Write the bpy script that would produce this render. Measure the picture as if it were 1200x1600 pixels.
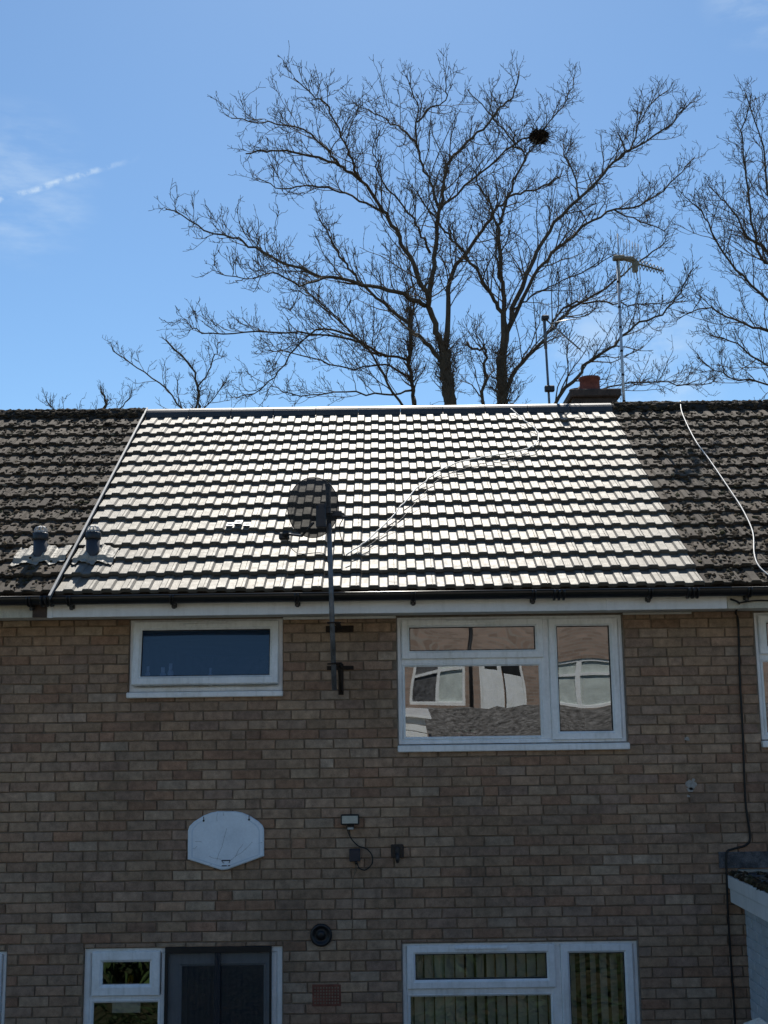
import bpy, math, random
from mathutils import Vector, Matrix

# ------------------------------------------------------------------ camera, sky, sun, exposure
for o in list(bpy.data.objects):
    bpy.data.objects.remove(o)
R = math.radians
scene = bpy.context.scene
COL = scene.collection
scene.render.resolution_x, scene.render.resolution_y = 768, 1024

cam_data = bpy.data.cameras.new('camera')
cam = bpy.data.objects.new('camera', cam_data)
COL.objects.link(cam)
cam_data.sensor_fit = 'HORIZONTAL'
cam_data.sensor_width = 36.0
cam_data.lens = 55.5
cam_data.clip_start = 0.1
cam_data.clip_end = 3000
cam.matrix_world = (Matrix.Translation((0, -9.3, 3.82)) @ Matrix.Rotation(R(99.8), 4, 'X')
                    @ Matrix.Rotation(R(-0.75), 4, 'Z'))
scene.camera = cam

SUN_EL, SUN_AZ = 52.0, 0.6      # sun stands high behind the house
world = bpy.data.worlds.new('World')
scene.world = world
world.use_nodes = True
wn, wl = world.node_tree.nodes, world.node_tree.links
wn.clear()
w_out = wn.new('ShaderNodeOutputWorld')
w_bg = wn.new('ShaderNodeBackground')
w_bg.inputs['Strength'].default_value = 0.085
w_sky = wn.new('ShaderNodeTexSky')
w_sky.sky_type = 'NISHITA'
w_sky.sun_disc = False
w_sky.sun_elevation = R(SUN_EL)
w_sky.sun_rotation = R(SUN_AZ)
w_sky.altitude = 100
w_sky.air_density = 1.0
w_sky.dust_density = 0.25
w_sky.ozone_density = 1.0
w_tc = wn.new('ShaderNodeTexCoord')


def wmath(op, a, b=None, c=None):
    n = wn.new('ShaderNodeMath')
    n.operation = op
    for i, v in enumerate((a, b, c)):
        if v is None:
            continue
        if isinstance(v, (int, float)):
            n.inputs[i].default_value = v
        else:
            wl.new(v, n.inputs[i])
    return n.outputs[0]


def wdot(v):
    n = wn.new('ShaderNodeVectorMath')
    n.operation = 'DOT_PRODUCT'
    wl.new(w_tc.outputs['Generated'], n.inputs[0])
    n.inputs[1].default_value = v
    return n.outputs['Value']


def wnoise(scale, detail, stretch=(1, 1, 1), rough=0.6):
    mp = wn.new('ShaderNodeMapping')
    mp.inputs['Scale'].default_value = stretch
    wl.new(w_tc.outputs['Generated'], mp.inputs['Vector'])
    n = wn.new('ShaderNodeTexNoise')
    n.inputs['Scale'].default_value = scale
    n.inputs['Detail'].default_value = detail
    n.inputs['Roughness'].default_value = rough
    wl.new(mp.outputs[0], n.inputs['Vector'])
    return n.outputs[0]


def wramp(v, a, b):
    n = wn.new('ShaderNodeMapRange')
    n.interpolation_type = 'SMOOTHSTEP'
    n.inputs['From Min'].default_value = a
    n.inputs['From Max'].default_value = b
    wl.new(v, n.inputs['Value'])
    return n.outputs[0]


def patch(d, r0, r1):
    d = Vector(d).normalized()
    return wramp(wdot(d), math.cos(r1), math.cos(r0))


d1, d3 = Vector((-.296, .8671, .4007)).normalized(), Vector((-.2053, .8769, .4347)).normalized()
cn = d1.cross(d3).normalized()
ct = (d3 - d1).normalized()
wob = wmath('MULTIPLY_ADD', wnoise(60, 3), .005, -.0025)
across = wmath('ABSOLUTE', wmath('ADD', wdot(cn), wob))
line = wmath('SUBTRACT', 1.0, wramp(across, .0003, .0034))
fade = wmath('SUBTRACT', 1.0, wramp(wdot(ct), ct.dot(d1) + .06, ct.dot(d3) + .022))
front = wramp(wdot(Vector((0, 1, 0))), .3, .6)
trail = wmath('MULTIPLY', wmath('MULTIPLY', line, fade), wmath('MULTIPLY', front, wramp(wnoise(90, 4), .36, .66)))
veil = wmath('MULTIPLY', patch((-.285, .866, .412), .0, .075), wramp(wnoise(16, 5, (1, 1, 3.5)), .35, .8))
low = wmath('MULTIPLY', patch((.2, .94, .272), .0, .09), wramp(wnoise(14, 5, (1, 1, 2)), .38, .7))
top = wmath('MULTIPLY', patch((.285, .80, .528), .0, .05), wramp(wnoise(22, 5, (1, 1, 3)), .4, .75))
mask = wmath('MINIMUM', wmath('ADD', wmath('ADD', wmath('MULTIPLY', trail, .5), wmath('MULTIPLY', veil, .30)),
             wmath('ADD', wmath('MULTIPLY', low, .4), wmath('MULTIPLY', top, .2))), .9)
w_mix = wn.new('ShaderNodeMix')
w_mix.data_type = 'RGBA'
wl.new(mask, w_mix.inputs['Factor'])
w_mix.inputs['B'].default_value = (7.0, 8.2, 9.2, 1)
w_wb = wn.new('ShaderNodeMix')            # clear spring sky, a little deeper blue
w_wb.data_type = 'RGBA'
w_wb.blend_type = 'MULTIPLY'
w_wb.inputs['Factor'].default_value = 1.0
w_wb.inputs['B'].default_value = (.785, 1.02, 1.165, 1)
wl.new(w_sky.outputs[0], w_wb.inputs['A'])
wl.new(w_wb.outputs['Result'], w_mix.inputs['A'])
wl.new(w_mix.outputs['Result'], w_bg.inputs['Color'])
wl.new(w_bg.outputs[0], w_out.inputs['Surface'])

sun_data = bpy.data.lights.new('sun', 'SUN')
sun_data.energy = 5.0
sun_data.angle = R(0.53)
sun_data.color = (1.0, .945, .855)
sun = bpy.data.objects.new('sun', sun_data)
COL.objects.link(sun)
sd = Vector((math.sin(R(SUN_AZ)) * math.cos(R(SUN_EL)), math.cos(R(SUN_AZ)) * math.cos(R(SUN_EL)), math.sin(R(SUN_EL))))
sun.rotation_euler = sd.to_track_quat('Z', 'Y').to_euler()
sun.location = sd * 60

scene.view_settings.view_transform = 'Standard'
scene.view_settings.look = 'None'
scene.view_settings.gamma = 1.0
scene.view_settings.exposure = 0.35
scene.render.engine = 'CYCLES'
scene.cycles.max_bounces = 8
scene.cycles.transparent_max_bounces = 24

rnd = random.Random(7)

# ------------------------------------------------------------------ materials
MATS = {}


def material(name, base, rough=.7, spec=.5, var=.25, vscale=9.0, bump=0.0, bscale=60.0, metal=0.0, coat=None,
             attr=None, objvar=0.0, second=None, sscale=3.0, samt=.6, streak=None, rvar=0.0):
    """Principled material with procedural colour variation, stains and fine relief."""
    m = bpy.data.materials.new(name)
    m.use_nodes = True
    nt = m.node_tree
    n, l = nt.nodes, nt.links
    b = n['Principled BSDF']
    b.inputs['Roughness'].default_value = rough
    b.inputs['Specular IOR Level'].default_value = spec
    b.inputs['Metallic'].default_value = metal
    if coat:
        b.inputs['Coat Weight'].default_value = coat[0]
        b.inputs['Coat Roughness'].default_value = coat[1]
        b.inputs['Coat IOR'].default_value = 1.5
    tc = n.new('ShaderNodeTexCoord')
    geo = n.new('ShaderNodeNewGeometry')
    pos = geo.outputs['Position']

    def noise(scale, detail=5, rough_=.62, vec=None):
        t = n.new('ShaderNodeTexNoise')
        t.inputs['Scale'].default_value = scale
        t.inputs['Detail'].default_value = detail
        t.inputs['Roughness'].default_value = rough_
        l.new(vec if vec is not None else pos, t.inputs['Vector'])
        return t.outputs[0]

    def mix(kind, fac, a, b_):
        x = n.new('ShaderNodeMix')
        x.data_type = 'RGBA'
        x.blend_type = kind
        for key, v in (('Factor', fac), ('A', a), ('B', b_)):
            s = x.inputs[key]
            if isinstance(v, (int, float)):
                s.default_value = v
            elif isinstance(v, tuple):
                s.default_value = v if len(v) == 4 else v + (1,)
            else:
                l.new(v, s)
        return x.outputs['Result']

    def rng(v, a, b_, c, d):
        x = n.new('ShaderNodeMapRange')
        x.inputs['From Min'].default_value = a
        x.inputs['From Max'].default_value = b_
        x.inputs['To Min'].default_value = c
        x.inputs['To Max'].default_value = d
        l.new(v, x.inputs['Value'])
        return x.outputs[0]
    if attr:
        at = n.new('ShaderNodeAttribute')
        at.attribute_name = attr
        col = at.outputs['Color']
    else:
        rgb = n.new('ShaderNodeRGB')
        rgb.outputs[0].default_value = tuple(base) + (1,)
        col = rgb.outputs[0]
    if objvar:
        oi = n.new('ShaderNodeObjectInfo')
        col = mix('MULTIPLY', 1.0, col, rng(oi.outputs['Random'], 0, 1, 1 - objvar, 1 + objvar))
    if second:
        col = mix('MIX', rng(noise(sscale), .48, .66, 0, samt), col, tuple(second))
    if streak:
        mp = n.new('ShaderNodeMapping')
        mp.inputs['Scale'].default_value = (1, 1, .12)
        l.new(pos, mp.inputs['Vector'])
        col = mix('MIX', rng(noise(streak[0], 4, .6, mp.outputs[0]), .5, .72, 0, streak[1]), col, tuple(streak[2]))
    if var:
        col = mix('MULTIPLY', 1.0, col, rng(noise(vscale), .3, .7, 1 - var, 1 + var))
        col = mix('MULTIPLY', 1.0, col, rng(noise(vscale * 11, 3), .3, .7, 1 - var * .6, 1 + var * .6))
    l.new(col, b.inputs['Base Color'])
    if rvar:
        l.new(rng(noise(vscale * 2), .3, .7, max(rough - rvar, .02), min(rough + rvar, 1)), b.inputs['Roughness'])
    if bump:
        bp = n.new('ShaderNodeBump')
        bp.inputs['Strength'].default_value = 1.0
        bp.inputs['Distance'].default_value = bump
        l.new(noise(bscale, 6, .65), bp.inputs['Height'])
        l.new(bp.outputs[0], b.inputs['Normal'])
    if name == 'tile_new':
        b.inputs['Specular Tint'].default_value = (1, .98, .92, 1)
    MATS[name] = m
    return m


def glass(name, rough=0.0, tint=(.82, .87, .86), boost=4.2, base=.03, film=None):
    m = bpy.data.materials.new(name)
    m.use_nodes = True
    n, l = m.node_tree.nodes, m.node_tree.links
    n.clear()
    out = n.new('ShaderNodeOutputMaterial')
    mx = n.new('ShaderNodeMixShader')
    if film:
        tr = n.new('ShaderNodeMixShader')
        tr.inputs[0].default_value = film[1]
        t1 = n.new('ShaderNodeBsdfTransparent')
        t1.inputs[0].default_value = tint + (1,)
        t2 = n.new('ShaderNodeBsdfDiffuse')
        t2.inputs[0].default_value = film[0] + (1,)
        l.new(t1.outputs[0], tr.inputs[1])
        l.new(t2.outputs[0], tr.inputs[2])
    else:
        tr = n.new('ShaderNodeBsdfTransparent')
        tr.inputs[0].default_value = tint + (1,)
    gl = n.new('ShaderNodeBsdfGlossy')
    gl.inputs['Roughness'].default_value = rough
    gl.inputs['Color'].default_value = (.95, .98, 1, 1)
    fr = n.new('ShaderNodeFresnel')
    fr.inputs['IOR'].default_value = 1.5
    mm = n.new('ShaderNodeMath')
    mm.operation = 'MULTIPLY_ADD'
    mm.use_clamp = True
    l.new(fr.outputs[0], mm.inputs[0])
    mm.inputs[1].default_value = boost
    mm.inputs[2].default_value = base
    l.new(mm.outputs[0], mx.inputs[0])
    l.new(tr.outputs[0], mx.inputs[1])
    l.new(gl.outputs[0], mx.inputs[2])
    l.new(mx.outputs[0], out.inputs['Surface'])
    MATS[name] = m


def mesh_cloth(name, col, through):
    m = bpy.data.materials.new(name)
    m.use_nodes = True
    n, l = m.node_tree.nodes, m.node_tree.links
    n.clear()
    out = n.new('ShaderNodeOutputMaterial')
    mx = n.new('ShaderNodeMixShader')
    d = n.new('ShaderNodeBsdfPrincipled')
    d.inputs['Base Color'].default_value = col + (1,)
    d.inputs['Roughness'].default_value = .6
    t = n.new('ShaderNodeBsdfTransparent')
    mx.inputs[0].default_value = through
    l.new(d.outputs[0], mx.inputs[1])
    l.new(t.outputs[0], mx.inputs[2])
    l.new(mx.outputs[0], out.inputs['Surface'])
    MATS[name] = m


material('brick', (1, 1, 1), .88, .25, .30, 17, .0030, 110, attr='tint', second=(.135, .095, .068), sscale=.9, samt=.5, streak=(7, .30, (.12, .092, .074)))
material('mortar', (.225, .168, .118), .92, .2, .25, 6, .002, 160, second=(.13, .11, .09), sscale=2.0, samt=.6)
material('white_brick', (.52, .56, .60), .6, .4, .10, 7, .0012, 70, second=(.45, .47, .45), sscale=3, samt=.4)
material('upvc', (.88, .89, .89), .32, .45, .07, 4, streak=(26, .35, (.50, .50, .46)), second=(.70, .70, .66), sscale=5, samt=.4)
material('fascia_white', (.80, .80, .79), .38, .45, .05, 4, streak=(18, .3, (.52, .52, .49)))
material('fascia_cream', (.56, .52, .42), .6, .35, .18, 7, .0006, 80, streak=(22, .5, (.30, .27, .21)))
material('soffit', (.62, .61, .58), .6, .3, .1, 5)
material('gutter_black', (.012, .012, .013), .33, .5, .3, 8)
material('tile_new', (.092, .083, .066), .63, 1.0, .24, 9, .0018, 150, objvar=.18, second=(.12, .092, .062), sscale=2.3, samt=.6, rvar=.06)
material('tile_old', (.060, .044, .030), .86, .3, .35, 11, .004, 90, objvar=.3, second=(.082, .067, .047), sscale=5, samt=.75)
material('ridge_new', (.038, .038, .040), .48, .5, .2, 10, .0008, 120)
material('ridge_old', (.035, .03, .026), .9, .3, .4, 9, .006, 60)
material('moss', (1, 1, 1), .95, .15, .35, 30, .006, 90, attr='tint')
material('zinc', (.20, .21, .215), .5, .5, .2, 10, metal=.3)
material('lead', (.30, .275, .225), .62, .45, .22, 18, .004, 45)
material('pipe_grey', (.034, .037, .046), .5, .45, .15, 9)
material('wire_grey', (.45, .45, .44), .45, .5, .1, 9)
material('black_plastic', (.012, .012, .014), .42, .5, .2, 12)
material('navy_box', (.018, .022, .035), .45, .5, .2, 12)
material('galv', (.16, .165, .175), .5, .5, .3, 22, .0008, 90, metal=.45, second=(.07, .055, .045), sscale=12, samt=.6)
material('rust', (.028, .018, .013), .85, .3, .4, 30, .002, 90)
material('dark_metal', (.022, .022, .025), .5, .5, .2, 20)
material('aluminium', (.50, .51, .52), .45, .5, .12, 20, metal=.6)
material('yagi_plastic', (.20, .175, .13), .6, .4, .2, 20)
material('cable_white', (.62, .60, .55), .5, .4, .15, 9)
material('cable_black', (.013, .012, .011), .55, .4, .2, 9)
material('board_white', (.78, .85, .92), .48, .4, .07, 5, .0012, 26, second=(.60, .68, .76), sscale=6, samt=.35)
material('board_edge', (.62, .72, .82), .5, .4, .08, 7)
material('lens', (.46, .46, .40), .25, .5, .12, 40)
material('terracotta', (.20, .075, .05), .8, .3, .3, 14, .001, 90)
material('pot_red', (.20, .06, .04), .85, .3, .3, 14, .001, 90)
material('stack_brick', (.075, .055, .045), .9, .3, .3, 12, .003, 60)
material('bark', (.10, .076, .054), .92, .2, .35, 7, .006, 40)
material('twig', (.13, .095, .065), .9, .2, .25, 5)
material('nest_stick', (.030, .020, .014), .95, .1, .3, 20)
material('plaster', (.42, .40, .37), .9, .2, .08, 3)
material('carpet', (.12, .10, .09), .95, .1, .2, 5)
material('slat', (.78, .82, .78), .7, .3, .08, 5)
material('bottle', (.75, .77, .78), .35, .5, .05, 9)
material('paint_pale', (.36, .34, .31), .8, .3, .2, 60)
material('curtain', (.55, .60, .57), .8, .3, .2, 5)
material('sealant', (.22, .19, .16), .8, .3, .3, 20)
material('paper', (.72, .73, .70), .8, .3, .05, 9)
material('plant_leaf', (.035, .12, .05), .45, .5, .3, 12)
material('grass', (.030, .032, .015), .95, .2, .5, 3.2, .05, 18, second=(.055, .045, .025), sscale=1.2, samt=.6)
material('terrace', (.44, .40, .33), .9, .3, .2, 1.2, .004, 40)
material('paving', (.22, .21, .19), .9, .3, .25, 2, .003, 40)
material('gravel', (.20, .19, .18), .95, .2, .75, 9, .03, 30, second=(.06, .055, .05), sscale=11, samt=.9)
material('felt', (.13, .13, .135), .95, .2, .45, 16, .02, 45, second=(.045, .045, .05), sscale=7, samt=.85)
material('timber_white', (.72, .66, .55), .7, .3, .2, 10, .002, 60, second=(.30, .22, .15), sscale=14, samt=.5)
material('blade', (.022, .040, .012), .7, .3, .45, 1.5)
material('hedge', (.040, .07, .02), .9, .2, .4, 8)
material('petal', (.75, .50, .03), .7, .3, .1, 9)
material('sash_seal', (.02, .02, .02), .7, .3, .1, 9)
material('number_ink', (.02, .02, .02), .6, .3, .1, 9)
glass('pane')
glass('pane_obscure', .05, (.50, .60, .78), 1.3, .015, ((.03, .085, .20), .30))
mesh_cloth('screen_mesh', (.028, .030, .038), .36)
mesh_cloth('dish_mesh', (.014, .016, .020), .10)


def brick_far_material():
    m = bpy.data.materials.new('brick_far')
    m.use_nodes = True
    n, l = m.node_tree.nodes, m.node_tree.links
    tc = n.new('ShaderNodeTexCoord')
    mp = n.new('ShaderNodeMapping')
    mp.inputs['Rotation'].default_value = (R(90), 0, 0)
    bt = n.new('ShaderNodeTexBrick')
    bt.inputs['Color1'].default_value = (.42, .30, .24, 1)
    bt.inputs['Color2'].default_value = (.26, .185, .145, 1)
    bt.inputs['Mortar'].default_value = (.34, .29, .25, 1)
    bt.inputs['Scale'].default_value = 1
    bt.inputs['Brick Width'].default_value = .225
    bt.inputs['Row Height'].default_value = .075
    bt.inputs['Mortar Size'].default_value = .009
    l.new(tc.outputs['Object'], mp.inputs['Vector'])
    l.new(mp.outputs[0], bt.inputs['Vector'])
    l.new(bt.outputs[0], n['Principled BSDF'].inputs['Base Color'])
    n['Principled BSDF'].inputs['Roughness'].default_value = .9
    MATS['brick_far'] = m


brick_far_material()


# ------------------------------------------------------------------ mesh helpers
class MB:
    def __init__(self):
        self.v, self.f, self.c, self.sm = [], [], [], []

    def add(self, verts, faces, tint=None, smooth=False):
        b = len(self.v)
        self.v += [tuple(p) for p in verts]
        self.f += [tuple(i + b for i in q) for q in faces]
        self.sm += [smooth] * len(faces)
        if tint is not None:
            self.c += [tint] * len(verts)
        return self

    def box(self, x0, x1, y0, y1, z0, z1, bev=0.0):
        if bev <= 0:
            v = [(x, y, z) for x in (x0, x1) for y in (y0, y1) for z in (z0, z1)]
            return self.add(v, [(0, 1, 3, 2), (4, 6, 7, 5), (0, 4, 5, 1), (2, 3, 7, 6), (0, 2, 6, 4), (1, 5, 7, 3)])
        b = bev
        v, idx = [], {}
        for i, x in enumerate((x0, x1)):
            for j, y in enumerate((y0, y1)):
                for k, z in enumerate((z0, z1)):
                    sx, sy, sz = (1, -1)[i], (1, -1)[j], (1, -1)[k]
                    for a, p in enumerate(((x, y + sy * b, z + sz * b), (x + sx * b, y, z + sz * b), (x + sx * b, y + sy * b, z))):
                        idx[i, j, k, a] = len(v)
                        v.append(p)
        f = []
        for s in (0, 1):
            f.append([idx[s, j, k, 0] for j, k in ((0, 0), (0, 1), (1, 1), (1, 0))][::(1 if s == 0 else -1)])
            f.append([idx[i, s, k, 1] for i, k in ((0, 0), (1, 0), (1, 1), (0, 1))][::(1 if s == 0 else -1)])
            f.append([idx[i, j, s, 2] for i, j in ((0, 0), (0, 1), (1, 1), (1, 0))][::(1 if s == 0 else -1)])
            for t in (0, 1):
                f.append([idx[s, t, 0, 0], idx[s, t, 1, 0], idx[s, t, 1, 1], idx[s, t, 0, 1]])
                f.append([idx[s, 0, t, 0], idx[s, 1, t, 0], idx[s, 1, t, 2], idx[s, 0, t, 2]])
                f.append([idx[0, s, t, 1], idx[1, s, t, 1], idx[1, s, t, 2], idx[0, s, t, 2]])
                for u in (0, 1):
                    f.append([idx[s, t, u, 0], idx[s, t, u, 1], idx[s, t, u, 2]])
        return self.add(v, f)

    def tube(self, pts, r, sides=8, cap=True, smooth=True, tint=None):
        pts = [Vector(p) for p in pts]
        n = len(pts)
        rr = r if isinstance(r, (list, tuple)) else [r] * n
        v, f = [], []
        up = Vector((0.31, 0.17, 0.93)).normalized()
        for i, p in enumerate(pts):
            d = (pts[min(i + 1, n - 1)] - pts[max(i - 1, 0)])
            if d.length < 1e-9:
                d = Vector((0, 0, 1))
            d.normalize()
            a = d.cross(up)
            if a.length < 1e-4:
                a = d.cross(Vector((1, 0, 0)))
            a.normalize()
            up = a.cross(d).normalized()
            for k in range(sides):
                t = 2 * math.pi * k / sides
                v.append(p + (a * math.cos(t) + up * math.sin(t)) * rr[i])
        for i in range(n - 1):
            for k in range(sides):
                k2 = (k + 1) % sides
                f.append((i * sides + k, i * sides + k2, (i + 1) * sides + k2, (i + 1) * sides + k))
        if cap:
            f.append(tuple(range(sides))[::-1])
            f.append(tuple((n - 1) * sides + k for k in range(sides)))
        return self.add(v, f, tint, smooth)

    def prism(self, outline, y0, y1, bev=0.0):
        """Outline of (x, z) points extruded from y0 (front) to y1."""
        n = len(outline)
        cx = sum(p[0] for p in outline) / n
        cz = sum(p[1] for p in outline) / n
        rings = []
        if bev:
            rings.append((y0, 1 - bev / .25))
            rings.append((y0 + bev, 1))
        else:
            rings.append((y0, 1))
        rings.append((y1, 1))
        v, f = [], []
        for y, s in rings:
            v += [(cx + (x - cx) * s, y, cz + (z - cz) * s) for x, z in outline]
        for r_ in range(len(rings) - 1):
            for i in range(n):
                j = (i + 1) % n
                f.append((r_ * n + i, r_ * n + j, (r_ + 1) * n + j, (r_ + 1) * n + i))
        f.append(tuple(range(n))[::-1])
        f.append(tuple((len(rings) - 1) * n + i for i in range(n)))
        return self.add(v, f)

    def lathe(self, prof, origin, axis='Z', sides=20, smooth=True):
        """prof: (radius, height) pairs turned about an axis through origin."""
        v, f = [], []
        o = Vector(origin)
        for r_, h in prof:
            for k in range(sides):
                t = 2 * math.pi * k / sides
                c, s = math.cos(t) * r_, math.sin(t) * r_
                v.append(o + (Vector((c, s, h)) if axis == 'Z' else Vector((c, -h, s)) if axis == 'Y' else Vector((h, c, s))))
        for i in range(len(prof) - 1):
            for k in range(sides):
                k2 = (k + 1) % sides
                f.append((i * sides + k, i * sides + k2, (i + 1) * sides + k2, (i + 1) * sides + k))
        f.append(tuple(range(sides))[::-1])
        f.append(tuple((len(prof) - 1) * sides + k for k in range(sides)))
        return self.add(v, f, None, smooth)

    def ring(self, x0, x1, z0, z1, w, yf, yb, bev=.008):
        """Mitred frame: four rails of width w with a bevelled inner and outer edge."""
        prof = [(0, yb), (0, yf + bev * .5), (bev * .5, yf), (w - bev * 1.6, yf), (w, yf + bev * 1.6), (w, yb)]
        v, f = [], []
        for d, y in prof:
            v += [(x0 + d, y, z0 + d), (x1 - d, y, z0 + d), (x1 - d, y, z1 - d), (x0 + d, y, z1 - d)]
        m = len(prof)
        for i in range(m):
            j = (i + 1) % m
            for k in range(4):
                k2 = (k + 1) % 4
                f.append((i * 4 + k, i * 4 + k2, j * 4 + k2, j * 4 + k))
        return self.add(v, f)

    def mesh(self, name):
        me = bpy.data.meshes.new(name)
        me.from_pydata(self.v, [], self.f)
        if self.c and len(self.c) == len(self.v):
            a = me.color_attributes.new('tint', 'FLOAT_COLOR', 'POINT')
            flat = [x for c in self.c for x in (c[0], c[1], c[2], 1.0)]
            a.data.foreach_set('color', flat)
        me.polygons.foreach_set('use_smooth', self.sm)
        me.update()
        return me


def inv_parent(o, parent):
    if parent is not None:
        o.parent = parent
        root = parent
        while root.parent:
            root = root.parent
        if parent is root:
            o.matrix_parent_inverse = Matrix.Translation(-Vector(root.location))


def obj(name, mb, mat, parent=None):
    me = mb.mesh(name) if isinstance(mb, MB) else mb
    if mat and not me.materials:
        me.materials.append(MATS[mat])
    o = bpy.data.objects.new(name, me)
    COL.objects.link(o)
    inv_parent(o, parent)
    return o


def tag(o, label, cat=None, group=None, kind=None):
    if label:
        o['label'] = label
    if cat:
        o['category'] = cat
    if group:
        o['group'] = group
    if kind:
        o['kind'] = kind
    return o


def thing(name, label, cat, loc=(0, 0, 0), group=None):
    o = bpy.data.objects.new(name, None)
    o.empty_display_size = .2
    COL.objects.link(o)
    o.location = loc
    return tag(o, label, cat, group)


def smooth_path(pts, n=6):
    P = [Vector(p) for p in pts]
    P = [P[0] * 2 - P[1]] + P + [P[-1] * 2 - P[-2]]
    out = []
    for i in range(1, len(P) - 2):
        a, b, c, d = P[i - 1:i + 3]
        for k in range(n):
            t = k / n
            out.append(.5 * ((2 * b) + (c - a) * t + (2 * a - 5 * b + 4 * c - d) * t * t + (3 * b - a - 3 * c + d) * t ** 3))
    out.append(P[-2])
    return out

# ------------------------------------------------------------------ ground
def ground_z(x, y):
    t = min(max((-y - 3.6) / 4.0, 0), 1)
    s = t * t * (3 - 2 * t) * 2.25
    t2 = min(max((-y - 15.5) / 3.0, 0), 1)
    return s + t2 * t2 * (3 - 2 * t2) * .75


g = MB()
xs = [-400, -120, -40, -20] + [-12 + 2 * i for i in range(13)] + [20, 40, 120, 400]
ys = [-400, -120, -60, -40] + [-30 + .75 * i for i in range(38)] + [2, 6, 12, 20, 40, 80, 160, 400]
gv = [(x, y, ground_z(x, y) + (rnd.uniform(-.03, .03) if -16 < y < -4 else 0)) for y in ys for x in xs]
nx = len(xs)
gf = [(j * nx + i, j * nx + i + 1, (j + 1) * nx + i + 1, (j + 1) * nx + i) for j in range(len(ys) - 1) for i in range(nx - 1)]
g.add(gv, gf, None, True)
tag(obj('ground', g, 'grass'), None, kind='structure')
ter = obj('terrace', MB().box(-14, 16, -17.8, -7.7, 2.0, 2.262), 'terrace')
tag(ter, None, kind='structure')
gb = MB()
gr = random.Random(55)
for _ in range(30000):
    x, y = gr.uniform(-6, 6), gr.uniform(-7.8, -3.5)
    z = ground_z(x, y) - .02
    a, hgt, wd = gr.uniform(0, 6.28), gr.uniform(.06, .20), gr.uniform(.006, .014)
    lx, ly = gr.gauss(0, .08), gr.gauss(0, .08)
    c_, s_ = math.cos(a) * wd, math.sin(a) * wd
    gb.add([(x - c_, y - s_, z), (x + c_, y + s_, z), (x + lx + c_ * .5, y + ly + s_ * .5, z + hgt * .7), (x + lx * 2, y + ly * 2, z + hgt)], [(0, 1, 2), (0, 2, 3)])
tag(obj('grass', gb, 'blade'), 'long rough grass on the bank facing the house', 'grass', kind='stuff')
patio = obj('patio', MB().box(-9, 9, -3.3, .3, -.1, .006), 'paving')
tag(patio, None, kind='structure')

# ------------------------------------------------------------------ bricks
CH, BP = .0743, .226
ZREF, XREF = 4.398, 1.970
BRICK_TINTS = [(.375, .262, .180)] * 6 + [(.40, .295, .212)] * 4 + [(.345, .236, .162)] * 6 + [(.43, .34, .26)] * 2 + \
              [(.335, .200, .132)] * 3 + [(.235, .142, .096)] * 1 + [(.32, .228, .172)] * 4 + [(.35, .258, .195)] * 3 + [(.29, .205, .158)] * 2
BRICK_TINTS = [tuple(.74 * c + .26 * m_ for c, m_ in zip(t_, (.335, .25, .182))) for t_ in BRICK_TINTS]
BRICK_TINTS = [(a * .97, b * .915, c * .87) for a, b, c in BRICK_TINTS]


def brick_faces(mb, w, h, tint, mapf, r, d0=.016):
    """One brick: front face with a worn arris, sides running back into the joint."""
    c = .0035
    j = lambda a: r.uniform(-a, a)
    q = [(-w / 2 + j(.003), -h / 2 + j(.0018)), (w / 2 + j(.003), -h / 2 + j(.0018)),
         (w / 2 + j(.003), h / 2 + j(.0018)), (-w / 2 + j(.003), h / 2 + j(.0018))]
    pr = -r.uniform(0, .003)
    tilt, tilt2 = j(.0016), j(.001)
    v = []
    for s, n_ in ((1, d0), (1, pr + c), (None, pr)):
        for (x, z), sx, sz in zip(q, (-1, 1, 1, -1), (-1, -1, 1, 1)):
            if s is None:
                x2, z2, n2 = x - sx * c * 1.3, z - sz * c, n_ + tilt * sx + tilt2 * sz
            else:
                x2, z2, n2 = x, z, n_ + (tilt * sx if n_ < d0 else 0)
            v.append(mapf(x2, n2, z2))
    f = []
    for a in (0, 4):
        for k in range(4):
            k2 = (k + 1) % 4
            f.append((a + k, a + k2, a + 4 + k2, a + 4 + k))
    f.append((8, 9, 10, 11))
    mb.add(v, f, tint)


def vary(t, r, a=.10):
    k = 1 + r.uniform(-a, a)
    return (t[0] * k * (1 + r.uniform(-.03, .03)), t[1] * k, t[2] * k * (1 + r.uniform(-.03, .03)))


def brick_variants(n, tints, seed, mat):
    r = random.Random(seed)
    out = []
    for i in range(n):
        mb = MB()
        brick_faces(mb, BP - .010, CH - .0095, vary(tints[i % len(tints)], r), lambda x, y, z: (x, y, z), r)
        me = mb.mesh('brick')
        me.materials.append(MATS[mat])
        out.append(me)
    return out


WALL_BRICKS = brick_variants(52, BRICK_TINTS, 3, 'brick')
PAINT_BRICKS = brick_variants(8, [(1, 1, 1)], 5, 'white_brick')


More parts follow.
